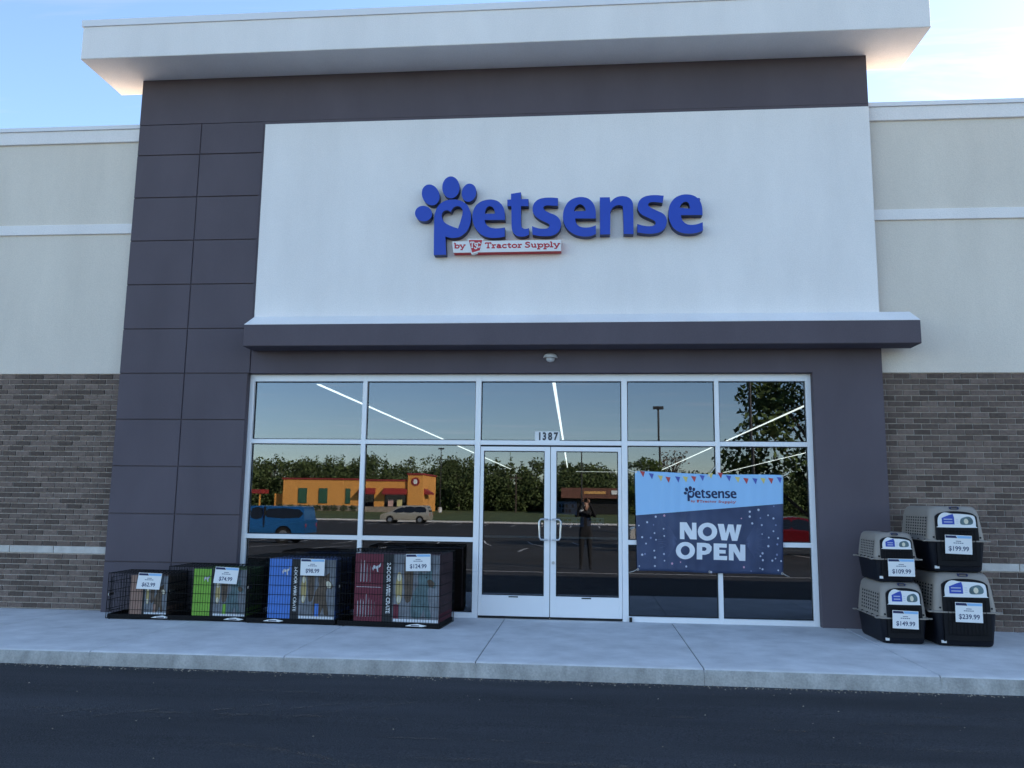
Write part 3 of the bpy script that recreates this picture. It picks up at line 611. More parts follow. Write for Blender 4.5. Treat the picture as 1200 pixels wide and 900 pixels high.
def on_banner(mbx, off, name, m_):
    # cut the flat print finely enough to follow the folds
    bmx = bmesh.new(); me = mbx.mesh('t', None); bmx.from_mesh(me); bpy.data.meshes.remove(me)
    for i in range(1, 46):
        x = BX0 + (BX1 - BX0) * i / 46
        bmesh.ops.bisect_plane(bmx, geom=bmx.verts[:] + bmx.edges[:] + bmx.faces[:], plane_co=(x, 0, 0), plane_no=(1, 0, 0))
    for i in range(1, 16):
        bmesh.ops.bisect_plane(bmx, geom=bmx.verts[:] + bmx.edges[:] + bmx.faces[:], plane_co=(0, 0, .6 + i * .08), plane_no=(0, 0, 1))
    for v in bmx.verts: v.co.y = v.co.y + bfold(v.co.x, v.co.z) - off
    me = bpy.data.meshes.new(name); bmx.to_mesh(me); bmx.free(); me.materials.append(m_); return link(name, me, sheet, kind='stuff' if name in ('printed_confetti', 'printed_rays', 'printed_bunting', 'printed_tagline') else None)
BAN = {
 'N': [[(1.629,1.232),(1.711,1.233),(1.776,1.123),(1.778,1.229),(1.83,1.229),(1.83,1.023),(1.751,1.025),(1.68,1.139),(1.681,1.024),(1.625,1.025)]],
 'O': [[(2.085,1.123),(2.08,1.094),(2.068,1.068),(2.048,1.045),(2.023,1.027),(1.994,1.015),(1.962,1.011),(1.931,1.014),(1.903,1.025),(1.878,1.042),(1.859,1.064),(1.848,1.091),(1.844,1.119),(1.849,1.148),(1.861,1.175),(1.881,1.198),(1.906,1.216),(1.936,1.227),(1.967,1.232),(1.998,1.228),(2.027,1.218),(2.052,1.2),(2.07,1.178),(2.082,1.151)],[(2.022,1.122),(2.019,1.104),(2.011,1.088),(1.998,1.075),(1.981,1.067),(1.964,1.063),(1.946,1.066),(1.93,1.074),(1.917,1.086),(1.91,1.102),(1.907,1.12),(1.91,1.138),(1.919,1.154),(1.932,1.167),(1.948,1.176),(1.966,1.179),(1.984,1.176),(2.0,1.168),(2.012,1.156),(2.02,1.14)]],
 'W': [[(2.093,1.219),(2.167,1.219),(2.189,1.104),(2.22,1.216),(2.284,1.213),(2.304,1.097),(2.327,1.214),(2.385,1.213),(2.327,1.014),(2.262,1.014),(2.235,1.127),(2.201,1.017),(2.135,1.019)]],
 'O2': [[(1.806,0.886),(1.802,0.859),(1.79,0.833),(1.771,0.811),(1.746,0.793),(1.718,0.782),(1.688,0.778),(1.657,0.781),(1.629,0.791),(1.605,0.808),(1.587,0.829),(1.576,0.855),(1.572,0.882),(1.577,0.91),(1.589,0.936),(1.608,0.958),(1.632,0.976),(1.661,0.987),(1.691,0.991),(1.722,0.988),(1.75,0.977),(1.774,0.961),(1.792,0.939),(1.803,0.914)],[(1.745,0.885),(1.742,0.868),(1.734,0.851),(1.721,0.838),(1.706,0.83),(1.688,0.827),(1.671,0.829),(1.656,0.837),(1.644,0.85),(1.636,0.866),(1.633,0.883),(1.636,0.901),(1.645,0.917),(1.657,0.93),(1.673,0.939),(1.69,0.942),(1.708,0.939),(1.723,0.931),(1.735,0.919),(1.743,0.903)]],
 'P': [[(1.831,0.984),(1.93,0.983),(1.983,0.973),(2.013,0.939),(2.01,0.892),(1.98,0.853),(1.928,0.838),(1.894,0.838),(1.893,0.779),(1.825,0.781)],[(1.896,0.933),(1.929,0.932),(1.948,0.917),(1.944,0.896),(1.923,0.885),(1.895,0.886)]],
 'E': [[(2.038,0.979),(2.196,0.977),(2.195,0.928),(2.105,0.93),(2.104,0.902),(2.181,0.9),(2.18,0.857),(2.103,0.857),(2.103,0.827),(2.198,0.828),(2.195,0.777),(2.034,0.779)]],
 'N2': [[(2.222,0.975),(2.304,0.973),(2.356,0.867),(2.363,0.971),(2.425,0.968),(2.419,0.771),(2.347,0.773),(2.277,0.886),(2.275,0.775),(2.216,0.778)]],
}
M_BWHITE = mat('banner_white', (.78, .80, .84), .5, var=.03)
for k in ('N', 'O', 'W', 'O2', 'P', 'E', 'N2'):
    on_banner(MB().prism(BAN[k], 0, None), .0042, 'printed_letter', M_BWHITE)
lgm = MB()
for k in ('p', 'e1', 't', 's1', 'e2', 'n', 's2', 'e3', 'toe', 'toe1', 'toe2', 'toe3'):
    lgm.prism([[(1.682 + (x + 1.815) * .1722, 1.536 + (z - 4.91) * .1722) for (x, z) in smooth_loop(l, 2)] for l in SIGN[k]], 0, None)
on_banner(lgm, .0042, 'printed_logo', M_NAVY)
tg = MB(); slab_text(tg, 'by', 1.768, 1.818, 1.484, .026, 0); slab_text(tg, 'Tractor', 1.875, 2.085, 1.482, .028, 0); slab_text(tg, 'Supply', 2.105, 2.322, 1.480, .028, 0)
tg.prism([[(1.84, 1.515), (1.868, 1.515), (1.863, 1.482), (1.848, 1.475)]], -.0002, None)
on_banner(tg, .0045, 'printed_tagline', mat('banner_red', (.55, .08, .07), .5))
BUNT = [(1.172, 1.834), (1.282, 1.809), (1.394, 1.783), (1.49, 1.766), (1.611, 1.771), (1.705, 1.772), (1.809, 1.778), (1.914, 1.792), (2.019, 1.822), (2.138, 1.826), (2.241, 1.791), (2.351, 1.775), (2.455, 1.761), (2.565, 1.759), (2.664, 1.764), (2.76, 1.765), (2.865, 1.776)]
bc = [mat('flag_red', (.50, .06, .06), .5), mat('flag_blue', (.08, .11, .42), .5), mat('flag_yellow', (.68, .56, .18), .5)]
for k in range(3):
    q = MB()
    for i, (x, z) in enumerate(BUNT):
        if i % 3 == k: s_ = .030; q.prism([[(x - s_ - .004, z + .032), (x + s_, z + .024), (x + .008, z - .045)]], 0, None)
    on_banner(q, .004, 'printed_bunting', bc[k])
CONF = [(1.33,1.296),(1.436,1.312),(1.223,1.226),(1.302,1.195),(1.425,1.148),(1.119,1.184),(1.313,1.093),(1.432,1.06),(1.265,1.034),(1.159,1.04),(1.33,1.011),(1.206,0.962),(1.307,0.876),(1.192,0.834),(1.315,0.792),(1.426,0.838),(1.432,0.756),(1.524,0.723),(1.629,0.742),(1.698,0.69),(1.313,0.688),(1.12,0.684),(1.157,0.824),(2.785,1.445),(2.596,1.398),(2.488,1.374),(2.486,1.314),(2.385,1.29),(2.616,1.299),(2.712,1.333),(2.776,1.296),(2.515,1.231),(2.63,1.212),(2.803,1.214),(2.771,1.139),(2.632,1.102),(2.712,1.06),(2.824,1.053),(2.813,0.979),(2.704,0.956),(2.629,0.868),(2.602,0.833),(2.63,0.785),(2.805,0.854),(2.786,0.806),(2.746,0.781),(2.852,0.778),(2.4,0.695),(2.485,0.65),(2.592,0.687),(2.623,0.675),(2.814,0.665),(2.001,0.628)]
for k, (m_) in enumerate((mat('dot_white', (.52, .55, .66), .5), mat('dot_lilac', (.22, .25, .42), .5), mat('dot_pink', (.62, .34, .45), .5))):
    q = MB(); rr_ = random.Random(k)
    for i, (x, z) in enumerate(CONF):
        if (i % 5 == 3) * 1 + (i in (1, 17, 18, 27, 47)) * 2 == k or ((i % 5 == 3) and (i in (1, 17, 18, 27, 47)) and k == 2): q.prism([ell(x, z, (_r := rr_.uniform(.007, .0135)), _r * 1.1, 12)], 0, None)
    on_banner(q, .0038, 'printed_confetti', m_)
q = MB(); rr_ = random.Random(9)
for cx, a0, a1 in ((1.60, 125, 235), (2.42, -55, 55)):
    for i in range(20):
        a = R(a0 + (a1 - a0) * i / 19); r0, r1 = rr_.uniform(.02, .06), rr_.uniform(.16, .27)
        stroke(q, [(cx + r0 * math.cos(a), 1.0 + r0 * math.sin(a) * 1.1), (cx + r1 * math.cos(a), 1.0 + r1 * math.sin(a) * 1.1)], .0055, -i * .00003)
on_banner(q, .0032, 'printed_rays', mat('ray_blue', (.075, .10, .20), .5))
for i, (u, v) in enumerate(((.006, .99), (.5, .985), (.994, .99), (.006, .012), (.5, .012), (.994, .012))):
    x, z = bpos(u, v); q = MB(); q.prism([ell(x, z, .014, .014, 12), ell(x, z, .007, .007, 12)], bfold(x, z) - .006, bfold(x, z) - .002); q.build('grommet', M_STEEL, ban)
rope = mat('white_cord', (.75, .74, .7), .8)
for (u, v, tx, tz) in ((.0, .99, .99, 1.885), (.5, .985, 2.12, 1.98), (1, .99, 2.99, 1.87), (0, .012, .99, .60), (1, .012, 2.95, .59)):
    x, z = bpos(u, v); MB().tube([(x, bfold(x, z) - .006, z), ((x + tx) / 2, -.03, (z + tz) / 2 - .006), (tx, -.004, tz)], .003, 5).build('tie_cord', rope, ban)

# ------------------------------------------------------------------ price cards
def price_card(parent, cx, cz, y, wd, ht, price, tilt=0.0, lean=0.0, ry=0.0):
    c, s_ = math.cos(tilt), math.sin(tilt)
    def tf(v): x, z = v[0] + lean * v[2], v[2]; return (cx + x * c - z * s_, y + v[1] - x * math.sin(ry), cz + x * s_ + z * c)
    card = MB().box(-wd / 2, wd / 2, 0, .0015, -ht / 2, ht / 2).warp(tf).build('price_card', M_PAPER, parent, label='white price card reading %s' % price)
    q = MB(); q.prism([[(-wd * .48, ht * .34), (-wd * .05, ht * .34), (-wd * .1, ht * .47), (-wd * .48, ht * .47)]], -.001, None); q.warp(tf).build('card_heading', M_NAVY, card)
    q = MB(); q.prism([[(-wd * .03, ht * .34), (wd * .48, ht * .34), (wd * .48, ht * .47), (-wd * .08, ht * .47)]], -.001, None); q.warp(tf).build('card_stripe', mat('stripe_blue', (.25, .48, .75), .5), card)
    q = MB()
    for i in range(2):
        k = (.10, .19)[i]
        for t_ in range(5): x = -k * wd + 2 * k * wd * t_ / 5; q.prism([[(x, ht * (.16 - i * .1)), (x + 2 * k * wd / 5 * .8, ht * (.16 - i * .1)), (x + 2 * k * wd / 5 * .8, ht * (.2 - i * .1)), (x, ht * (.2 - i * .1))]], -.001, None)
    text_to(q, price, 0, -ht * .33, ht * .34, -.001, bold=.0012, sx=.95); q.warp(tf).build('card_text', mat('card_ink', (.05, .07, .14), .6), card, kind='stuff')
    return card

# ------------------------------------------------------------------ wire crates with printed cartons inside
M_WIRE = mat('black_wire', (.004, .004, .005), .55, var=.1, spec=.15)
M_PHOTO = mat('print_grey', (.19, .20, .22), .6, var=.3, vscale=9)
M_GOLD = mat('print_gold', (.50, .38, .15), .55, var=.12, vscale=12)
M_CREAM = mat('print_cream', (.72, .66, .50), .55, var=.06)
M_BROWN = mat('print_brown', (.11, .075, .05), .6, var=.4, vscale=14)
M_TEALP = mat('print_teal', (.10, .16, .17), .6, var=.35, vscale=12)
M_PDARK = mat('print_black', (.016, .016, .019), .6, var=.2, vscale=9)
def crate(label, loc, rz, W, D, H, carton_x, col, price, card, strip_text, clabel, seed, cpatch):
    t = thing('wire_crate', label, 'crate', loc, rz, 'wire crates lined up by the window')
    r_ = .0024; rz_ = random.Random(seed)
    tray = MB(); tray.box(.012, W - .012, .014, D - .014, .012, .020)
    for (a, b, c, d) in ((.010, W - .010, .010, .016), (.010, W - .010, D - .016, D - .010), (.010, .016, .016, D - .016), (W - .016, W - .010, .016, D - .016)): tray.box(a, b, c, d, .012, .062)
    tray.build('tray', M_BLACKP, t, label='black plastic tray of the crate')
    def panel(name, n_v, n_h, p, lat=None):
        mb = MB(); w_, h_ = p[3], p[4]; O, U, V = p[0], p[1], p[2]
        P = lambda a, b: tuple(O[i] + U[i] * a + V[i] * b for i in range(3))
        for i in range(n_v + 1): a = w_ * i / n_v; mb.tube([P(a, 0), P(a, h_)], r_ * (1.7 if i in (0, n_v) else 1), 4, False)
        off = tuple(.003 * q for q in p[5])
        for i in range(n_h + 1):
            b = h_ * i / n_h; A, B = P(0, b), P(w_, b); mb.tube([tuple(A[k] + off[k] for k in range(3)), tuple(B[k] + off[k] for k in range(3))], r_ * 1.5, 4, False)
        return mb.build(name, M_WIRE, t, kind='stuff')
    nh = max(4, round(H / .115)); s_ = .033
    panel('front_panel', round(W / s_), nh, ((0, 0, .012), (1, 0, 0), (0, 0, 1), W, H - .012, (0, -1, 0)))
    panel('back_panel', round(W / s_), nh, ((0, D, .012), (1, 0, 0), (0, 0, 1), W, H - .012, (0, 1, 0)))
    panel('side_panel', round(D / s_), nh, ((0, 0, .012), (0, 1, 0), (0, 0, 1), D, H - .012, (-1, 0, 0)))
    panel('side_panel', round(D / s_), nh, ((W, 0, .012), (0, 1, 0), (0, 0, 1), D, H - .012, (1, 0, 0)))
    panel('top_panel', round(W / .05), max(3, round(D / .14)), ((0, 0, H), (1, 0, 0), (0, 1, 0), W, D, (0, 0, 1)))
    # door set in the left end: frame, latch
    dr = MB(); a, b, c, d = D * .18, D * .82, .09, H * .9
    dr.tube([(-.006, a, c), (-.006, b, c), (-.006, b, d), (-.006, a, d), (-.006, a, c)], .004, 6); do = dr.build('door', M_WIRE, t)
    la = MB(); la.box(-.016, -.004, a - .05, a + .06, H * .5, H * .5 + .03); la.tube([(-.014, a, H * .5), (-.03, a + .02, H * .5 - .03)], .004, 6); la.build('latch', M_STEEL, do)
    hn = MB(); hn.tube([(W * .42, D * .5, H + .004), (W * .43, D * .5, H + .022), (W * .57, D * .5, H + .022), (W * .58, D * .5, H + .004)], .008, 6); hn.build('carry_handle', M_BLACKP, t)
    for x in (.03, W - .03):
        MB().cyl((x, .03, .006), (0, 0, 1), .012, .012, 8).build('rubber_foot', M_BLACKP, t)
    price_card(t, card[0], card[1], -.016, .30, .195, price, card[2], card[3])
    # carton
    k = thing('crate_carton', clabel, 'carton', loc, rz, 'printed cartons inside the wire crates')
    x0, x1 = carton_x; z0, z1 = .066, H - .022; yf, yb = .018, D - .03
    MB().box(x0, x1, yf + .004, yb, z0, z1).build('board', mat('carton_side_%d' % seed, tuple(.3 * c_ + .04 for c_ in col), .7, var=.3, vscale=6), k)
    wd = x1 - x0; xc = x0 + wd * .335; xs = xc + wd * (.125 if strip_text else .06)
    def pan(name, a, b, c, d, m_, y=yf): return MB().box(a, b, y, y + .0035, c, d).build(name, m_, k)
    cpn = pan('colour_panel', x0, xc, z0, z1, mat('carton_colour_%d' % seed, col, .55, var=.06, vscale=5))
    sp = pan('title_strip', xc, xs, z0, z1, M_PDARK)
    pp = pan('photo_panel', xs, x1, z0, z1, M_PHOTO)
    if strip_text:
        q = MB(); text_to(q, strip_text, (xc + xs) / 2 - .016, (z0 + z1) / 2, (z1 - z0) * .083, yf - .001, bold=.0022, rot=-math.pi / 2, sx=.92); q.build('title_text', M_PAPER, sp)
    # white emblem: small running dog silhouette, and lines of small print
    q = MB(); ex, ez, es = x0 + (xc - x0) * .76, z0 + (z1 - z0) * .80, .05 * H / .8
    q.prism([[(ex - es, ez - .2 * es), (ex - .6 * es, ez + .5 * es), (ex - .1 * es, ez + .2 * es), (ex + .6 * es, ez + .5 * es), (ex + es, ez + 1.0 * es), (ex + .9 * es, ez + .2 * es), (ex + .4 * es, ez - .2 * es), (ex + .5 * es, ez - es), (ex + .2 * es, ez - es), (ex, ez - .3 * es), (ex - .6 * es, ez - .3 * es), (ex - .8 * es, ez - .9 * es)]], yf - .001, None)
    if strip_text and col[0] > .1 and col[2] < .2:
        for i in range(7):
            xx = x0 + (xc - x0) * (.12 + .10 * i); q.prism([[(xx, z0 + .05), (xx + .006, z0 + .05), (xx + .006, z0 + .05 + (z1 - z0) * rz_.uniform(.2, .36)), (xx, z0 + .05 + (z1 - z0) * rz_.uniform(.2, .36))]], yf - .001 - i * .0001, None)
        for i in range(4):
            xx = x0 + (xc - x0) * (.2 + .11 * i); q.prism([[(xx, z0 + (z1 - z0) * .58), (xx + .007, z0 + (z1 - z0) * .58), (xx + .007, z0 + (z1 - z0) * rz_.uniform(.75, .93)), (xx, z0 + (z1 - z0) * rz_.uniform(.75, .93))]], yf - .001 - i * .0001, None)
        q.prism([[(x0 + .02, z0 + (z1 - z0) * .5), (xc - .02, z0 + (z1 - z0) * .5), (xc - .02, z0 + (z1 - z0) * .507), (x0 + .02, z0 + (z1 - z0) * .507)]], yf - .0015, None)
    q.build('small_print', mat('print_white', (.6, .6, .62), .6), cpn)
    pw = x1 - xs; gx = xs + pw * .13
    MB().prism([ell(gx, z0 + (z1 - z0) * .50, pw * .075, (z1 - z0) * .24, 24)], yf - .001, None).build('gold_label', M_GOLD, pp)
    for f_ in (.34, .66): MB().prism([ell(gx, z0 + (z1 - z0) * f_, pw * .045, (z1 - z0) * .06, 12)], yf - .0016, None).build('label_patch', M_CREAM, pp)
    # printed picture of a dog sitting in a room
    Z = lambda f_: z0 + (z1 - z0) * f_
    Xp = lambda f_: xs + pw * f_
    def poly(name, pts, m_, dy): MB().prism([smooth_loop([(Xp(a), Z(b)) for a, b in pts], 3)], yf - dy, None).build(name, m_, pp)
    poly('picture_wall', [(.24, .98, ), (.40, .99), (.42, .40), (.28, .30), (.24, .6)], M_BROWN, .0006)
    poly('picture_dog', [(.42, .08), (.40, .26), (.46, .46), (.55, .56), (.53, .66), (.58, .76), (.66, .72), (.76, .75), (.84, .78), (.84, .66), (.93, .58), (.90, .51), (.78, .52), (.76, .38), (.80, .22), (.84, .08), (.72, .08), (.68, .2), (.60, .08)], M_TEALP if seed % 2 == 0 else M_BROWN, .0008)
    poly('picture_muzzle', [(.74, .62), (.82, .64), (.90, .58), (.86, .53), (.78, .54)], M_CREAM if seed % 2 else M_BROWN, .0011)
    poly('picture_eye', [(.70, .665), (.725, .675), (.745, .665), (.725, .655)], M_PDARK, .0014)
    MB().box(Xp(.02), Xp(.99), yf - .0016, yf - .0006, Z(.01), Z(.05)).build('white_edge', M_BWHITE, pp)
    MB().box(Xp(cpatch), Xp(cpatch + .11), yf - .0022, yf - .0018, Z(.05), Z(.26)).build('colour_patch', mat('carton_colour_%d' % seed, col, .55), pp)
    # side flap colour band
    MB().box(x1, x1 + .003, yf + .02, yb - .02, z0 + .01, z0 + .10).build('side_band', mat('carton_colour_%d' % seed, col, .55), k)
    # folded leaflet lying in the tray
    lx = x0 + wd * (.62 if seed != 3 else -.05)
    lf_ = thing('leaflet', ['', 'white leaflet in the tray of the smallest wire crate', 'white leaflet in the tray below the green carton', 'white leaflet in the tray left of the blue carton', 'white leaflet at the right end of the maroon carton crate'][seed], 'leaflet', loc, rz)
    q = MB(); q.add([(lx, -.0035, .030), (lx + .20, -.0035, .026), (lx + .26, -.0035, .040), (lx + .15, -.0035, .058), (lx + .05, -.0035, .046), (lx, -.0015, .030), (lx + .20, -.0015, .026), (lx + .26, -.0015, .040), (lx + .15, -.0015, .058), (lx + .05, -.0015, .046)], [(0, 1, 2, 3, 4), (9, 8, 7, 6, 5), (0, 5, 6, 1), (1, 6, 7, 2), (2, 7, 8, 3), (3, 8, 9, 4), (4, 9, 5, 0)])
    q.build('sheet', M_PAPER, lf_)
    q = MB(); q.add([(lx + .07, -.0045, .034), (lx + .17, -.0045, .032), (lx + .17, -.0045, .042), (lx + .07, -.0045, .044)], [(0, 1, 2, 3)]); q.build('leaflet_print', M_NAVY, lf_)
    return t
def on_walk(x, y): return (x, y, sw_z(x, y) + .0015)
crate('smallest black wire dog crate, at the left end of the row, priced $62.99', on_walk(-5.45, -.665), R(0), .775, .50, .555, (.285, .765), (.34, .20, .15), '$62.99', (.535, .468, -.02, .10), '', 'tan printed carton inside the smallest wire crate', 1, .40)
crate('black wire dog crate with green carton priced $74.99', on_walk(-4.665, -.68), R(-2), 1.02, .55, .645, (.315, 1.0), (.22, .48, .05), '$74.99', (.75, .555, -.03, .08), '', 'green printed carton inside the second wire crate from the left', 2, .30)
crate('black wire dog crate with bright blue carton priced $98.99', on_walk(-3.63, -.775), R(-3), 1.135, .60, .785, (.275, 1.11), (.075, .22, .66), '$98.99', (.83, .675, 0, 0), '2-DOOR WIRE CRATE', 'blue printed carton inside the third wire crate from the left', 3, .45)
crate('largest black wire dog crate with maroon carton priced $124.99, nearest the doors', on_walk(-2.475, -.865), R(-5), 1.255, .66, .862, (.205, 1.235), (.155, .015, .035), '$124.99', (.985, .755, .03, 0), '2-DOOR WIRE CRATE', 'maroon printed carton inside the wire crate nearest the doors', 4, .02)

# ------------------------------------------------------------------ plastic pet carriers
M_TAUPE = mat('taupe_plastic', (.30, .262, .225), .5, var=.05, vscale=6, bump=.15, bscale=300, bdist=.002)
M_NBLK = mat('dark_navy_plastic', (.0055, .0065, .012), .5, spec=.25, var=.06, vscale=6, bump=.15, bscale=300, bdist=.002)
M_VOID = mat('vent_painted_shade', (.010, .010, .012), .9, var=.05)
def carrier(label, loc, rz, W, Ln, H, rim, price, cardpos, cardtilt, seed):
    t = thing('pet_carrier', label, 'pet carrier', loc, rz, 'stacked plastic pet carriers by the brick wall')
    hw = W / 2
    def ring(wx, y0, y1, z, r_, dx=0):
        pts = rrect(-wx + dx, wx + dx, y0, y1, r_, 5); return [(x, y, z) for x, y in pts]
    lo = MB(); lo.loft([ring(hw * .80, .05, Ln - .05, .0, .05), ring(hw * .84, .03, Ln - .03, .008, .06), ring(hw * .87, .022, Ln - .022, .03, .06), ring(hw * .965, .004, Ln - .004, rim - .012, .06), ring(hw * .97, .003, Ln - .003, rim, .06)])
    shade_auto(lo.build('lower_shell', M_NBLK, t, label='dark lower half of the carrier'), 40)
    rm = MB(); rm.loft([ring(hw * 1.05, -.016, Ln + .016, rim - .002, .05), ring(hw * 1.06, -.018, Ln + .018, rim + .004, .05), ring(hw * 1.06, -.018, Ln + .018, rim + .012, .05), ring(hw * 1.0, .0, Ln, rim + .018, .05)])
    for sx in (-1, 1):
        for y in (.01, Ln - .05): rm.box(*sorted((sx * hw * 1.04, sx * (hw * 1.06 + .028))), y, y + .05, rim - .001, rim + .011)
    shade_auto(rm.build('rim_flange', M_TAUPE, t), 40)
    hu = H - rim
    up_ = MB(); Z = lambda f_: rim + hu * f_
    up_.loft([ring(hw * .985, .004, Ln - .004, rim + .014, .06), ring(hw * .96, .010, Ln - .01, Z(.25), .065), ring(hw * .90, .022, Ln - .022, Z(.70), .075), ring(hw * .85, .034, Ln - .034, Z(.88), .08), ring(hw * .79, .055, Ln - .055, Z(.965), .085), ring(hw * .70, .09, Ln - .09, Z(1.0), .085)])
    us = up_.build('upper_shell', M_TAUPE, t, label='taupe upper half of the carrier'); shade_auto(us, 40)
    # ventilated side panels: plate with punched holes standing 4 mm off the shell
    def side_x(z):
        f_ = (z - rim) / hu; return hw * (.985 + (.96 - .985) * min(1, f_ / .25)) if f_ < .25 else hw * (.96 + (.90 - .96) * (f_ - .25) / .45)
    rows, cols = (6, 8) if Ln < .9 else (7, 9)
    y0, y1, z0, z1 = .075, Ln * .80, Z(.12), Z(.70)
    for sx in (-1, 1):
        vp = MB(); cw, ch = (y1 - y0) / cols, (z1 - z0) / rows
        def P(y, z, o_): return (sx * (side_x(z) + o_), y, z)
        for i in range(cols):
            for k in range(rows):
                cy, cz = y0 + (i + .5) * cw, z0 + (k + .5) * ch
                hy = cw * .31; hz = ch * .31
                O = [(cy - cw / 2, cz - ch / 2), (cy, cz - ch / 2), (cy + cw / 2, cz - ch / 2), (cy + cw / 2, cz), (cy + cw / 2, cz + ch / 2), (cy, cz + ch / 2), (cy - cw / 2, cz + ch / 2), (cy - cw / 2, cz)]
                I = [(cy + hy * math.cos(R(225 + 45 * q)) * 1.1, cz + hz * math.sin(R(225 + 45 * q)) * 1.1) for q in range(8)]
                vs_ = [P(a, b, .003) for a, b in O] + [P(a, b, .003) for a, b in I] + [P(a, b, .0010) for a, b in I]
                fs = [(q, (q + 1) % 8, 8 + (q + 1) % 8, 8 + q) for q in range(8)] + [(8 + q, 8 + (q + 1) % 8, 16 + (q + 1) % 8, 16 + q) for q in range(8)]
                vp.add(vs_, [f_[::-1] for f_ in fs] if sx > 0 else fs)
        vp.build('vent_panel', M_TAUPE, t)
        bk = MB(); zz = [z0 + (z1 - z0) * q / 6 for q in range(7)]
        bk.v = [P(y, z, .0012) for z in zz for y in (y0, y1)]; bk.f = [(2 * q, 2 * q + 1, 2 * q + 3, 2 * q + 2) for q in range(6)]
        bk.build('vent_shade_sheet', M_VOID, t)  # near-black sheet painted in for the shade inside the holes
        for q in range(5):
            y = y0 + (Ln - 2 * y0) * q / 4; nb = MB(); nb.cyl((sx * (hw * 1.03), y, rim + .016), (0, 0, 1), .011, .014, 8); nb.build('wing_nut', M_NBLK, t)
    # front: dark arched door with wire grille
    dz0, dz1 = .07, Z(.86); dw = hw * .72; yf = -.004
    arch = [(-dw, dz0 + .03), (-dw + .03, dz0), (dw - .03, dz0), (dw, dz0 + .03), (dw * 1.0, Z(.55)), (dw * .93, Z(.74)), (dw * .6, Z(.83)), (0, dz1), (-dw * .6, Z(.83)), (-dw * .93, Z(.74)), (-dw, Z(.55))]
    fy = lambda z: (-.006 if z <= rim + .02 else -.006 + (z - rim) * .07)
    dr = MB(); dr.prism([smooth_loop(arch, 3)], -.012, .03).warp(lambda v: (v[0], v[1] + fy(v[2]), v[2])); do = dr.build('door', M_BLACKP, t, label='black arched front door of the carrier')
    gr = MB(); n = 11
    for i in range(n):
        x = -dw * .82 + dw * 1.64 * i / (n - 1); gr.tube([(x, -.022 + fy(dz0 + .05), dz0 + .05), (x, -.022 + fy(Z(.36)), Z(.36))], .0028, 5)
    for z in (dz0 + .06, rim * .75, rim + .02, Z(.3)): gr.tube([(-dw * .85, -.025 + fy(z), z), (dw * .85, -.025 + fy(z), z)], .0032, 5)
    gr.build('grille', M_WIRE, do)
    # product sticker: white label with blue house shape and a small picture
    sz0, sz1 = Z(.40), Z(.79); sw = dw * .90
    sy = lambda v: (v[0], v[1] + fy(v[2]), v[2])
    shp = smooth_loop([(-sw, sz0 + .012), (-sw * .97, sz0), (sw * .97, sz0), (sw, sz0 + .012), (sw, sz0 + (sz1 - sz0) * .55), (sw * .9, sz1 - .02), (sw * .4, sz1 - .004), (-sw * .2, sz1), (-sw * .62, sz1 + .012), (-sw * .9, sz1 - .022), (-sw, sz0 + (sz1 - sz0) * .5)], 3)
    st = MB().prism([shp], -.020, -.0185).warp(sy).build('label_sticker', M_PAPER, do, label='white product sticker on the carrier door')
    a, b, h_ = -sw * .78, -sw * .12, sz1 - sz0
    MB().prism([[(a, sz0 + h_ * .22), (b, sz0 + h_ * .22), (b, sz0 + h_ * .72), (b - .01, sz1 - h_ * .02), (b - (b - a) * .45, sz1 - h_ * .12), (a, sz0 + h_ * .68)]], -.0212, None).warp(sy).build('blue_emblem', mat('emblem_blue', (.03, .07, .40), .5, var=.1, vscale=40), st)
    q = MB()
    for i in range(2): q.box(a + .02, b - .02, -.0222, -.0216, sz0 + h_ * (.36 + .2 * i), sz0 + h_ * (.42 + .2 * i))
    for i in range(3): q.box(-sw * .04, sw * .1, -.0212, -.0206, sz0 + h_ * (.3 + .14 * i), sz0 + h_ * (.34 + .14 * i))
    q.warp(sy).build('emblem_text', mat('emblem_grey', (.55, .58, .68), .5), st, kind='stuff')
    MB().prism([smooth_loop([(sw * .2, sz0 + h_ * .25), (sw * .5, sz0 + h_ * .2), (sw * .82, sz0 + h_ * .26), (sw * .86, sz0 + h_ * .55), (sw * .7, sz0 + h_ * .78), (sw * .45, sz0 + h_ * .76), (sw * .22, sz0 + h_ * .6)], 3)], -.0212, None).warp(sy).build('sticker_picture', M_TEALP, st)
    MB().prism([ell(sw * .5, sz0 + h_ * .45, sw * .12, h_ * .2, 10)], -.0218, None).warp(sy).build('sticker_dog', M_CREAM, st)
    MB().prism([rrect(-hw * .16, hw * .16, Z(.91), Z(.985), .012), rrect(-hw * .12, hw * .12, Z(.925), Z(.97), .008)], .02, .06).warp(lambda v: (v[0], v[1] + fy(v[2]) * .6, v[2])).build('badge', mat('badge_navy', (.02, .03, .10), .4), t)
    MB().box(-hw * .80, -hw * .66, .006, .03, .035, .062).build('small_sticker', M_PAPER, t)
    for sx in (-1, 1):
        MB().cyl((sx * hw * .80, -.004 + .012, Z(.12)), (0, 1, 0), .010, .012, 10).build('screw', M_NBLK, t)
    MB().box(-.02, .02, Ln * .34, Ln * .66, Z(1.0) - .004, Z(1.0) + .004).build('carry_handle', M_NBLK, t)
    cx, cz, cw_, ch_ = cardpos
    price_card(t, cx, cz, -.034 + fy(cz), cw_, ch_, price, cardtilt)
    return t
carrier('medium pet carrier priced $149.99, lower left of the stack', on_walk(3.875, -1.15), R(0), .500, .80, .642, .265, '$149.99', (-.005, .262, .268, .188), -.03, 1)
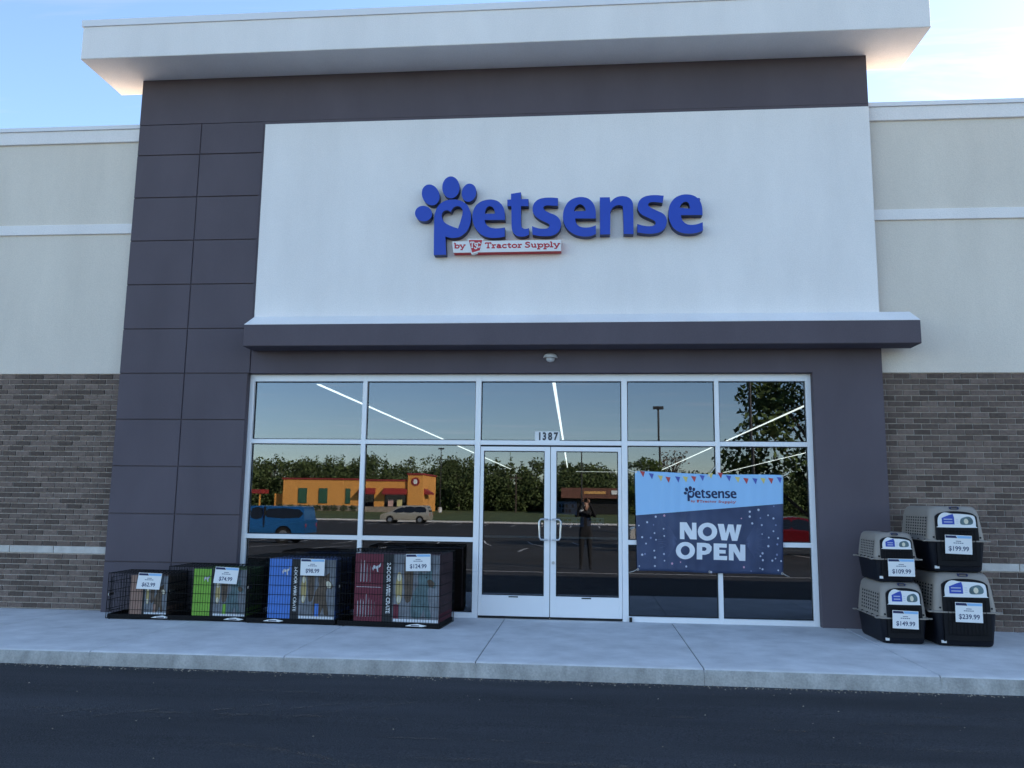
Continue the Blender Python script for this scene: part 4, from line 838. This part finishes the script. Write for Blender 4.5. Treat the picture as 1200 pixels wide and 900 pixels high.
carrier('largest pet carrier priced $239.99, standing on the walk at lower right', on_walk(4.50, -1.19), R(-1), .655, .98, .765, .352, '$239.99', (.01, .362, .275, .205), -.02, 2)
carrier('smallest pet carrier priced $109.99, on top of the left stack', (3.845, -1.10, .646), R(-2), .455, .70, .530, .240, '$109.99', (.03, .160, .275, .188), .0, 3)
carrier('large pet carrier priced $199.99, on top of the right stack', (4.475, -1.14, .769), R(-2), .600, .92, .705, .325, '$199.99', (-.005, .295, .275, .200), -.03, 4)

# ------------------------------------------------------------------ inside the shop, seen through the glass
M_LED = mat('led_diffuser', (.8, .8, .78), .5, emit=(1.0, .97, .88, 1.5))
def strip(label, x0, y0, x1, y1, z=3.42):
    t = thing('ceiling_light', label, 'ceiling light', (0, 0, 0), 0, 'strip lights inside the shop')
    d = (Vector((x1, y1)) - Vector((x0, y0))).normalized(); n = Vector((-d.y, d.x)) * .03
    def bx(s_, za, zb): return MB().loft([[(x + n.x * s_ * a, y + n.y * s_ * a, zz) for a, zz in ((-1, za), (1, za), (1, zb), (-1, zb))] for x, y in ((x0, y0), (x1, y1))])
    bx(1.0, z + .012, z + .06).build('housing', M_FRAME, t); bx(.85, z, z + .011).build('diffuser', M_LED, t)
    for f_ in (.1, .5, .9):
        p = (x0 + (x1 - x0) * f_, y0 + (y1 - y0) * f_); MB().tube([(p[0], p[1], z + .06), (p[0], p[1], 3.9)], .004, 4).build('hanger', M_STEEL, t)
strip('long white strip light seen through the left windows', -4.17, 3.1, -4.27, 41)
strip('white strip light seen through the glass above the doors', -.07, 2.6, -.62, 38)
strip('white strip light seen through the upper right windows', 4.80, 2.6, 5.1, 40)
strip('lower white strip light seen through the window beside the banner', 8.6, 9.0, 9.4, 44)
strip('short crosswise strip light seen through the right door', -.2, 44.5, 3.1, 44.6)
# ------------------------------------------------------------------ across the car park (behind the photographer, mirrored in the glass)
M_GRASS = mat('grass', (.075, .105, .03), .95, var=.35, vscale=.8, bump=.6, bscale=20)
gr = MB(); gy = [-75.5, -85, -95, -130, -200]
gr.v = [(x, y, gz(y) + .03) for y in gy for x in (-120, 120)]; gr.f = [(2 * i, 2 * i + 2, 2 * i + 3, 2 * i + 1) for i in range(len(gy) - 1)]
gr.build('lawn', M_GRASS, kind='structure', label='strip of grass across the car park')
kb = MB(); kb.box(-110, 110, -75.5, -75.2, gz(-75.3) - .1, gz(-75.3) + .16); kb.build('far_kerb', M_CONC, kind='structure', label='concrete kerb along the far grass strip')
M_LINE = mat('road_paint', (.62, .62, .60), .7, var=.15, vscale=3)
ln = MB()
def pline(x0, y0, x1, y1, w_=.1):
    d = (Vector((x1, y1)) - Vector((x0, y0))).normalized(); n = Vector((-d.y, d.x)) * w_ / 2; k = 6
    for i in range(k):
        A = Vector((x0, y0)).lerp(Vector((x1, y1)), i / k); B = Vector((x0, y0)).lerp(Vector((x1, y1)), (i + 1) / k)
        ln.add([(A.x - n.x, A.y - n.y, gz(A.y) + .008), (B.x - n.x, B.y - n.y, gz(B.y) + .008), (B.x + n.x, B.y + n.y, gz(B.y) + .008), (A.x + n.x, A.y + n.y, gz(A.y) + .008)], [(0, 1, 2, 3)])
pline(-30, -9.6, 30, -9.6, .1)
for i in range(-12, 12):
    pline(i * 2.75 + .6, -21.5, i * 2.75 + .6, -26.8); pline(i * 2.75 + 1.2, -31.0, i * 2.75 - .4, -41); 
    pline(i * 2.75 - 1, -66, i * 2.75 - 1, -72)
ln.build('parking_line', M_LINE, kind='structure', label='white painted lines on the car park')

# foliage helpers
M_BARK = mat('bark', (.075, .058, .045), .95, var=.3, vscale=8, bump=.6, bscale=40)
def leafmat(name, c): return mat(name, c, .75, var=.3, vscale=.5, island=.45, spec=.25)
def leaf_cloud(blobs, n, size, rng):
    # leaf quads spread through overlapping ellipsoids, denser towards the shell
    V = []; vol = np.array([b[3] * b[4] * b[5] for b in blobs]); ks = rng.choice(len(blobs), n, p=vol / vol.sum())
    d = rng.normal(size=(n, 3)); d /= np.linalg.norm(d, axis=1)[:, None]
    rad = rng.random(n) ** .45
    B = np.array(blobs)[ks]; c = B[:, :3] + d * rad[:, None] * B[:, 3:6]
    a = rng.normal(size=(n, 3)); a /= np.linalg.norm(a, axis=1)[:, None]; b = np.cross(a, rng.normal(size=(n, 3))); b /= np.linalg.norm(b, axis=1)[:, None]
    s_ = size * rng.uniform(.6, 1.35, n)[:, None]
    q = np.stack([c - a * s_, c - b * s_ * .55, c + a * s_, c + b * s_ * .55], 1).reshape(-1, 3)
    return q
def cloud_obj(name, q, m_, parent=None, **k):
    n = len(q) // 4; me = bpy.data.meshes.new(name); me.vertices.add(len(q)); me.vertices.foreach_set('co', q.astype(np.float32).ravel())
    me.loops.add(len(q)); me.loops.foreach_set('vertex_index', np.arange(len(q), dtype=np.int32)); me.polygons.add(n); me.polygons.foreach_set('loop_start', np.arange(0, len(q), 4, dtype=np.int32))
    me.update(calc_edges=True); me.validate(); me.materials.append(m_); return link(name, me, parent, **k)
def tree(label, x, y, h, r, n, size, col, seed, bare=False, name='tree'):
    rng = np.random.default_rng(seed); rr_ = random.Random(seed); z0 = gz(y)
    t = thing(name, label, 'tree', (x, y, z0))
    tr = MB(); tr.tube([(0, 0, -.1), (.03, 0, h * .2), (-.04, .05, h * .45), (.05, 0, h * .8)], [h * .022, h * .017, h * .012, h * .004], 8)
    blobs = []
    for i in range(16 if not bare else 40):
        a = rr_.uniform(0, 6.28); f_ = rr_.uniform(.3, .9); rad = r * (1 - abs(f_ - .5) * 1.1) * rr_.uniform(.45, .95)
        e = (rad * math.cos(a), rad * math.sin(a), h * f_ + r * .12)
        tr.tube([(0, 0, h * max(.15, f_ - .22)), (e[0] * .5, e[1] * .5, h * (f_ - .07)), e], [h * .008, h * .005, h * .0016], 5)
        blobs.append((*e, r * rr_.uniform(.28, .46), r * rr_.uniform(.28, .46), r * rr_.uniform(.2, .36)))
    tr.build('trunk', M_BARK, t)
    q = leaf_cloud(blobs, n, size, rng); cloud_obj('crown', q, col, t)
    return t
tree('broad leafy tree mirrored in the right end windows', 10.9, -28.5, 9.6, 4.0, 8000, .15, leafmat('leaf_a', (.08, .115, .035)), 21, name='leafy_tree')
tree('small round green tree mirrored beside the right door jamb', 4.1, -41, 5.4, 1.4, 2200, .11, leafmat('leaf_b', (.085, .125, .03)), 22, name='leafy_tree')
tree('sparse brownish tree mirrored above the banner', 7.3, -55, 6.6, 2.0, 900, .10, leafmat('leaf_c', (.10, .075, .05)), 23, True, name='sparse_tree')
rng = np.random.default_rng(5); rr_ = random.Random(5); Q = []; tk = MB()
for row, (yy, hh) in enumerate(((-116, 6.4), (-121, 7.6), (-127, 8.4), (-134, 9.2))):
    x = -95.0
    while x < 85:
        h = hh * rr_.uniform(.82, 1.08) * (1.0 if x < 2 else .8); r = rr_.uniform(1.9, 3.2); z0 = gz(yy); y = yy + rr_.uniform(-2.2, 2.2); con = rr_.random() < (.55 if -16 < x < -4 else .18)
        if con: bl = [(x, y, z0 + h * f_, r * .9 * (1.05 - f_), r * .9 * (1.05 - f_), h * .12) for f_ in (.15, .3, .45, .6, .75, .88, .98)]
        else: bl = [(x + rr_.uniform(-1, 1) * r * .6, y + rr_.uniform(-1, 1) * r * .5, z0 + h * rr_.uniform(.12, .86), r * rr_.uniform(.4, .75), r * .6, r * rr_.uniform(.35, .65)) for _ in range(9)] + [(x, y, z0 + h * .9, r * .35, r * .35, h * .1)]
        bl += [(x + rr_.uniform(-1.5, 1.5), y, z0 + h * f_, 2.2, 1.2, 1.5) for f_ in (.12, .35)]; Q.append(leaf_cloud(bl, 1300, .25, rng)); tk.tube([(x, y, z0 - .2), (x, y, z0 + h * .8)], [.16, .05], 5); x += rr_.uniform(1.7, 2.8)
Wd = link('woodland', None, kind='stuff', label='dark green band of woods behind the far restaurant')
cloud_obj('crown', np.concatenate(Q), leafmat('leaf_wood', (.072, .100, .034)), Wd, kind='stuff'); tk.build('trunk', M_BARK, Wd, kind='stuff')

# orange restaurant
M_OR = mat('orange_render', (.80, .36, .085), .85, var=.05, vscale=1.5, bump=.3, bscale=30)
M_RT = mat('red_trim', (.30, .03, .03), .6, var=.06); M_GRN = mat('green_shutter', (.035, .10, .06), .6); M_STB = mat('stone_base', (.30, .25, .20), .9, var=.25, vscale=3)
M_WGL = glass_mat('dark_window_glass', 1.8, (.15, .17, .18))
RY, RZ = -98.0, gz(-98.0)
kx = lambda px: -40.5 + (px - 333) * .1093
res = thing('restaurant', 'orange single storey restaurant with red awnings mirrored in the left windows', 'building', (0, RY, RZ))
XL_, XR_, XT_ = kx(331), kx(510), kx(491)
MB().box(XL_, XT_, -11, 0, 0, 4.15).build('wall', M_OR, res); MB().box(XT_, XR_, -9, .35, 0, 5.0).build('tower', M_OR, res); MB().box(kx(317), XL_, -7, -1, 0, 2.2).build('annex', M_OR, res)
q = MB(); q.box(XL_ - .15, XT_, -11.1, .12, 4.1503, 4.36); ro = q.build('parapet_trim', M_RT, res); MB().box(XT_ - .12, XR_ + .12, -9.1, .47, 5.0003, 5.22).build('tower_trim', M_RT, res)
MB().box(XL_ - .03, XT_, .004, .08, 0, .75).build('stone_base', M_STB, res)
for a, b in ((351, 362), (377, 388), (411, 417)):
    f_ = MB().box(kx(a), kx(b), .01, .09, 1.0, 3.0).build('window', M_GRN, res)
    q = MB()
    for i in range(9): q.box(kx(a) + .06, kx(b) - .06, .09, .12, 1.08 + i * .21, 1.2 + i * .21)
    q.build('shutter_slats', mat('green_slat', (.05, .14, .085), .6), f_)
for a, b in ((431, 449), (462, 489)):
    f_ = MB().box(kx(a), kx(b), .006, .05, .1, 2.6).build('opening', M_GASK, res); MB().box(kx(a) + .1, kx(b) - .1, .06, .07, .5, 2.5).build('pane', M_WGL, f_)
    aw = MB(); aw.loft([[(x, .051, 3.2), (x, 1.1, 2.55), (x, 1.1, 2.35), (x, .051, 2.45)] for x in (kx(a) - .15, kx(b) + .15)]); aw.build('awning', M_RT, res)
    for i in range(2 if a > 450 else 0): MB().box(kx(a) + .5 + i * 1.2, kx(a) + 1.2 + i * 1.2, .075, .09, .8, 1.7).build('window_poster', mat('poster_%d' % i, ((.7, .45, .4), (.75, .65, .3))[i], .6), f_)
MB().prism([ell((XT_ + XR_) / 2, 4.1, .58, .58, 20)], -.05, .0).warp(lambda v: (v[0], .36 - v[1], v[2])).build('round_emblem', M_RT, res)
MB().prism([ell((XT_ + XR_) / 2, 4.1, .28, .34, 14)], -.02, .0).warp(lambda v: (v[0], .415 - v[1], v[2])).build('emblem_heart', M_PAPER, res)
aw = MB(); aw.loft([[(XR_, y, 3.2), (XR_ + .9, y, 2.6), (XR_ + .9, y, 2.4), (XR_, y, 2.45)] for y in (-3, -.3)]); aw.build('awning', M_RT, res)
cn_ = thing('drive_canopy', 'small red roofed drive canopy left of the orange restaurant', 'canopy', (kx(300), RY + 1, RZ))
MB().box(-1.3, 1.2, -1.5, 1.2, 2.2, 2.75).build('roof', M_RT, cn_)
for x in (-1.0, .9): MB().box(x - .08, x + .08, .7, .86, 0, 2.2).build('post', M_OR, cn_)
for i in range(9):
    x = kx(335 + i * 11 + (i % 3)); b_ = thing('hedge_bush', 'low round bush %s along the orange restaurant wall' % ('first from the left', 'second from the left', 'third from the left', 'fourth from the left', 'in the middle of the row', 'fourth from the right', 'third from the right', 'second from the right', 'nearest the red awning')[i], 'bush', (x, RY + 1.6, RZ), 0, 'bushes along the restaurant')
    cloud_obj('leaves', leaf_cloud([(0, 0, .4, .55, .5, .45)], 160, .12, rng), leafmat('leaf_bush', (.05, .07, .03)), b_)
# low brown shop further right
M_BR = mat('brown_brick', (.16, .07, .05), .9, var=.15, vscale=2); shp2 = thing('low_shop', 'low brown shop with flat roof mirrored in the right door', 'building', (0, -104, gz(-104)))
MB().box(-2.5, 12, -12, 0, 0, 2.2).build('wall', M_GASK, shp2); MB().box(-2.9, 12.4, -12.4, .9, 2.2, 3.6).build('roof_band', M_BR, shp2)
MB().box(4.0, 5.4, .9, 1.0, 2.75, 3.3).build('sign_board', M_PAPER, shp2); MB().box(.2, 3.2, .9, .95, 2.8, 3.15).build('sign_board', mat('amber_sign', (.7, .38, .12), .5), shp2)

# lamp posts and utility poles
M_POLE = mat('dark_pole', (.03, .03, .032), .5)
def lamp(label, x, y, h, r=.07):
    t = thing('lamp_post', label, 'lamp post', (x, y, gz(y)))
    MB().cyl((0, 0, .35), (0, 0, 1), .28, .7, 12).build('base', M_CONC, t); MB().tube([(0, 0, .6), (0, 0, h)], [r, r * .8], 8).build('pole', M_POLE, t)
    MB().box(-.38, .38, -.16, .16, h, h + .2).build('lamp_head', M_POLE, t)
lamp('tall dark lamp post mirrored in the pane right of the doors', 5.84, -50, 9.3, .09)
lamp('thick near lamp post mirrored by the leafy tree', 7.62, -25.4, 9.2, .075)
lamp('far lamp post mirrored beyond the orange restaurant', -19.3, -100.5, 8.6)
lamp('lamp post mirrored behind the photographer', -.1, -100, 8.4, .1)
for lab, x, y, h in (('wooden utility pole with crossarm mirrored in the left door', -9.6, -108, 5.6), ('second wooden utility pole mirrored near the door meeting stile', -4.6, -110, 5.4)):
    t = thing('utility_pole', lab, 'pole', (x, y, gz(y))); MB().tube([(0, 0, 0), (0, 0, h)], [.14, .1], 7).build('pole', M_BARK, t); MB().box(-.9, .9, -.06, .06, h - .7, h - .55).build('crossarm', M_BARK, t)

# cars
M_TYRE = mat('tyre', (.012, .012, .012), .9); M_RIM = mat('wheel_rim', (.45, .45, .46), .35, metal=.8)
M_CGL = mat('car_glass', (.012, .014, .016), .06, spec=.8)
M_LR = mat('tail_lamp', (.35, .02, .02), .25); M_LW = mat('head_lamp', (.75, .75, .72), .2)
def car(name, label, cat, loc, rz, col, prof, W, wb, wr, wins, extra=None):
    # prof: closed side outline (x forward, z up), wins: side-window outlines
    t = thing(name, label, cat, loc, rz); paint = mat('paint_' + name + '_%d' % len(MATS), col, .22, var=.02, metal=.35, spec=.6)
    zmax = max(p[1] for p in prof); belt = .95
    hw = lambda z: W / 2 * (1 - .22 * max(0, (z - belt) / (zmax - belt)) ** 1.1 * min(1, (zmax - belt) / .6)) * (1 - .05 * max(0, (.5 - z) / .5))
    lp = smooth_loop(prof, 3); b = MB(); n = len(lp); tri = tessellate_polygon([[Vector((p[0], p[1], 0)) for p in lp]])
    b.v = [(p[0], -hw(p[1]), p[1]) for p in lp] + [(p[0], hw(p[1]), p[1]) for p in lp]
    b.f = [tuple(t_) for t_ in tri] + [tuple(n + i for i in t_[::-1]) for t_ in tri] + [(i, (i + 1) % n, n + (i + 1) % n, n + i) for i in range(n)]
    me = b.mesh('body', paint); bx_ = bmesh.new(); bx_.from_mesh(me); bmesh.ops.recalc_face_normals(bx_, faces=bx_.faces); bx_.to_mesh(me); bx_.free()
    bo = link('body', me, t); shade_auto(bo, 28)
    for wn in wins:
        for s_ in (-1, 1):
            q = MB(); l2 = smooth_loop(wn, 2); tr = tessellate_polygon([[Vector((p[0], p[1], 0)) for p in l2]])
            q.v = [(p[0], s_ * (hw(p[1]) + .006), p[1]) for p in l2]; q.f = [tuple(x_) for x_ in tr]; q.build('side_window', M_CGL, t)
    for x in wb:
        for s_ in (-1, 1):
            q = MB(); q.cyl((x, s_ * (W / 2 - .09), wr), (0, 1, 0), wr, .2, 20); wo = q.build('wheel', M_TYRE, t); MB().cyl((x, s_ * (W / 2 + .008), wr), (0, 1, 0), wr * .62, .02, 16).build('rim', M_RIM, wo)
            q = MB(); q.cyl((x, s_ * (W / 2 - .012), wr + .02), (0, 1, 0), wr * 1.16, .03, 20); q.build('wheel_arch', M_BLACKP, t)
    x0, x1 = min(p[0] for p in prof), max(p[0] for p in prof)
    for s_ in (-1, 1):
        MB().ball((x1 - .10, s_ * W * .37, .72), .12, .16, .09).build('headlight', M_LW, t); MB().ball((x0 + .07, s_ * W * .42, .85), .09, .09, .16).build('tail_light', M_LR, t)
        MB().ball((x1 - 1.75 if x1 > 2.3 else x1 - 1.6, s_ * (W / 2 + .08), 1.0), .07, .09, .07).build('mirror', paint, t)
    for (a, b2, nm) in (extra or []):
        q = MB(); (xa, za), (xb, zb) = a, b2; e = .9; d = Vector((zb - za, -(xb - xa))).normalized() * .012
        if nm in ('windscreen',) and d.x < 0: d = -d
        if nm == 'rear_window' and d.x > 0: d = -d
        q.v = [(xa + d.x, -hw(za) * e, za + d.y), (xa + d.x, hw(za) * e, za + d.y), (xb + d.x, hw(zb) * e, zb + d.y), (xb + d.x, -hw(zb) * e, zb + d.y)]; q.f = [(0, 1, 2, 3)]; q.build(nm, M_CGL, t)
    return t
VAN = [(-2.45, .35, 1), (-2.5, .8), (-2.42, 1.1), (-2.2, 1.68), (-1.9, 1.75), (.2, 1.74), (.7, 1.62), (1.55, 1.12), (2.3, .92), (2.5, .7), (2.5, .32, 1)]
car('minivan', 'silver minivan mirrored in front of the orange restaurant', 'van', (-17.5, -71.5, gz(-71.5)), R(180), (.50, .46, .38), VAN, 1.95, (-1.5, 1.5), .34,
    [[(-2.1, 1.12), (-1.95, 1.58), (-1.0, 1.6), (-1.0, 1.1)], [(-.9, 1.1), (-.9, 1.6), (.1, 1.58), (.1, 1.06)], [(.2, 1.06), (.2, 1.56), (.6, 1.5), (1.3, 1.08)]], [((1.5, 1.16), (.78, 1.58), 'windscreen'), ((-2.4, 1.14), (-2.24, 1.6), 'rear_window')])
TRK = [(-2.75, .45, 1), (-2.78, 1.12, 1), (-2.70, 1.14, 1), (-2.62, 1.70), (-2.45, 1.80), (-.62, 1.80), (-.5, 1.82), (.5, 1.80), (.75, 1.66), (1.2, 1.22), (2.4, 1.10), (2.68, .95), (2.72, .45, 1)]
car('pickup_truck', 'bright blue pickup truck with bed cap mirrored at the far left', 'pickup', (-16.6, -31.3, gz(-31.3)), R(180), (.02, .14, .36), TRK, 1.95, (-1.65, 1.75), .38,
    [[(-2.45, 1.25), (-2.4, 1.66), (-.75, 1.68), (-.75, 1.25)], [(-.45, 1.2), (-.45, 1.7), (.1, 1.7), (.1, 1.2)], [(.2, 1.2), (.2, 1.68), (.42, 1.66), (.95, 1.22)]], [((1.1, 1.3), (.56, 1.74), 'windscreen'), ((-2.66, 1.2), (-2.58, 1.66), 'rear_window')])
for s_ in (-1, 1): MB().box(-.63, -.58, *sorted((s_ * .70, s_ * .985)), .75, 1.78).build('cab_gap_shade', M_GASK, bpy.data.objects['pickup_truck'])  # solid black boxes stand in for the shade between cab and bed cap
SED = [(-2.3, .35, 1), (-2.32, .78), (-2.2, .98), (-1.45, 1.08), (-.75, 1.46), (.3, 1.47), (1.1, 1.02), (2.1, .86), (2.3, .65), (2.3, .3, 1)]
car('parked_car', 'dark red car mirrored right of the banner', 'car', (9.1, -24.3, gz(-24.3)), R(8), (.22, .012, .02), SED, 1.82, (-1.4, 1.4), .33,
    [[(-1.25, 1.06), (-.7, 1.38), (-.35, 1.4), (-.35, 1.04)], [(-.25, 1.04), (-.25, 1.4), (.25, 1.4), (.85, 1.03)]], [((1.05, 1.06), (.36, 1.44), 'windscreen'), ((-1.4, 1.1), (-.8, 1.43), 'rear_window')])
SUV = [(-2.25, .4, 1), (-2.3, .95), (-2.2, 1.2), (-1.95, 1.62), (-1.6, 1.70), (.2, 1.70), (1.0, 1.14), (2.1, 1.0), (2.28, .75), (2.28, .38, 1)]
car('parked_suv', 'white SUV mirrored in the gap left of the banner', 'car', (4.55, -24.6, gz(-24.6)), R(180), (.72, .70, .66), SUV, 1.85, (-1.4, 1.4), .36,
    [[(-2.0, 1.16), (-1.8, 1.56), (-.9, 1.58), (-.9, 1.12)], [(-.8, 1.12), (-.8, 1.58), (.1, 1.58), (.75, 1.1)]], [((.96, 1.18), (.28, 1.66), 'windscreen'), ((-2.2, 1.22), (-1.98, 1.58), 'rear_window')])

# ------------------------------------------------------------------ the photographer
def skinned(name, m_, parent, verts, edges, root=0, sub=2):
    me = bpy.data.meshes.new(name); me.from_pydata([v[:3] for v in verts], edges, []); o = bpy.data.objects.new(name, me); COL.objects.link(o)
    o.modifiers.new('skin', 'SKIN').use_smooth_shade = True; s2 = o.modifiers.new('sub', 'SUBSURF'); s2.levels = sub; s2.render_levels = sub
    for i, v in enumerate(verts):
        r_ = v[3]; me.skin_vertices[0].data[i].radius = r_ if isinstance(r_, tuple) else (r_, r_)
    me.skin_vertices[0].data[root].use_root = True
    dg = bpy.context.evaluated_depsgraph_get(); nm = bpy.data.meshes.new_from_object(o.evaluated_get(dg)); bpy.data.objects.remove(o)
    nm.materials.clear(); nm.materials.append(m_); nm.polygons.foreach_set('use_smooth', [True] * len(nm.polygons)); return link(name, nm, parent)
M_SKIN = mat('skin', (.36, .20, .14), .55, var=.05); M_CLOTH = mat('black_cloth', (.012, .012, .016), .9, var=.2, vscale=6); M_TROU = mat('dark_trousers', (.018, .019, .026), .9, var=.2, vscale=6); M_HAIR = mat('dark_hair', (.012, .01, .009), .6)
PX, PY = .45, -10.98; PZ = gz(PY) + .004; HZ = CAM.z - PZ
ps = thing('person', 'person in dark clothes mirrored in the right door, holding up a phone', 'person', (PX, PY, PZ))
V = [(0, 0, .95, (.15, .11)), (0, 0, 1.12, (.145, .10)), (0, .0, 1.30, (.165, .115)), (0, -.01, 1.43, (.10, .08)), (0, 0, 1.50, .052), (0, .01, 1.57, .06),
     (-.19, -.01, 1.40, .058), (-.25, .16, 1.36, .046), (-.10, .33, HZ - .05, .034), (.19, -.01, 1.40, .058), (.25, .16, 1.36, .046), (.10, .33, HZ - .05, .034),
     (-.10, 0, .86, .095), (-.11, .02, .48, .062), (-.12, -.02, .09, .042), (-.125, .09, .035, .035), (-.13, .17, .03, .026),
     (.10, 0, .86, .095), (.11, .02, .48, .062), (.12, -.02, .09, .042), (.125, .09, .035, .035), (.13, .17, .03, .026)]
E_ = [(0, 1), (1, 2), (2, 3), (3, 4), (4, 5), (3, 6), (6, 7), (7, 8), (3, 9), (9, 10), (10, 11), (0, 12), (12, 13), (13, 14), (14, 15), (15, 16), (0, 17), (17, 18), (18, 19), (19, 20), (20, 21)]
skinned('body', M_CLOTH, ps, V, E_)
hd = MB(); n = 16; rings = []
for z_, rx, ry, oy in ((1.505, .03, .04, .03), (1.53, .052, .07, .03), (1.57, .066, .088, .02), (1.62, .074, .098, .01), (1.67, .076, .10, .005), (1.71, .068, .092, 0), (1.74, .045, .065, -.005), (1.752, .015, .02, -.005)):
    rings.append([(rx * math.cos(2 * math.pi * k / n), oy + ry * math.sin(2 * math.pi * k / n), z_) for k in range(n)])
hd.loft(rings); hd.ball((0, .122, 1.605), .013, .02, .022)
for s_ in (-1, 1): hd.ball((s_ * .077, .0, 1.615), .01, .02, .032)
ho = shade_auto(hd.build('head', M_SKIN, ps), 60)
for s_ in (-1, 1): MB().ball((s_ * .03, .098, 1.635), .011, .008, .007).build('eye', M_PAPER, ho)
MB().ball((0, .105, 1.563), .024, .008, .006).build('mouth', mat('lips', (.3, .1, .09), .5), ho)
hr = MB(); hr.ball((0, -.022, 1.672), .088, .104, .094, 16, 10); hr.warp(lambda v: (v[0], v[1] - (.03 if v[2] < 1.64 else 0), v[2])); shade_auto(hr.build('hair', M_HAIR, ps), 60)
for s_ in (-1, 1):
    bx_ = s_ * .085; by, bz = .365, HZ - .005
    hv = [(s_ * .10, .335, HZ - .045, .026), (bx_, by - .01, bz, (.030, .018)), (bx_ - s_ * .002, by + .005, bz + .045, (.030, .016))]
    he = [(0, 1), (1, 2)]
    for k in range(4):
        o_ = len(hv); ln_ = (.030, .034, .031, .024)[k]; fz = HZ + .04 - k * .019
        hv += [(bx_ + s_ * .004, by + .022, fz - .012, .0085), (bx_ - s_ * .016, by + .036, fz, .008), (bx_ - s_ * (.016 + ln_), by + .038, fz + .002, .0065)]; he += [(2, o_), (o_, o_ + 1), (o_ + 1, o_ + 2)]
    o_ = len(hv); hv += [(bx_ - s_ * .012, by - .012, bz + .02, .011), (bx_ - s_ * .034, by - .016, bz + .045, .0095), (bx_ - s_ * .045, by - .010, bz + .07, .008)]; he += [(1, o_), (o_, o_ + 1), (o_ + 1, o_ + 2)]
    skinned('hand', M_SKIN, ps, hv, he, 1, 1)
phn = thing('phone', 'dark phone held up by the mirrored photographer', 'phone', (PX, PY + .385, CAM.z))
MB().prism([rrect(-.078, .078, -.037, .037, .009)], .0, .009).warp(lambda v: (v[0], v[1], v[2])).build('body', M_BLACKP, phn)
MB().prism([rrect(.045, .072, .006, .033, .006)], .009, .0115).build('camera_bump', M_BLACKP, phn)
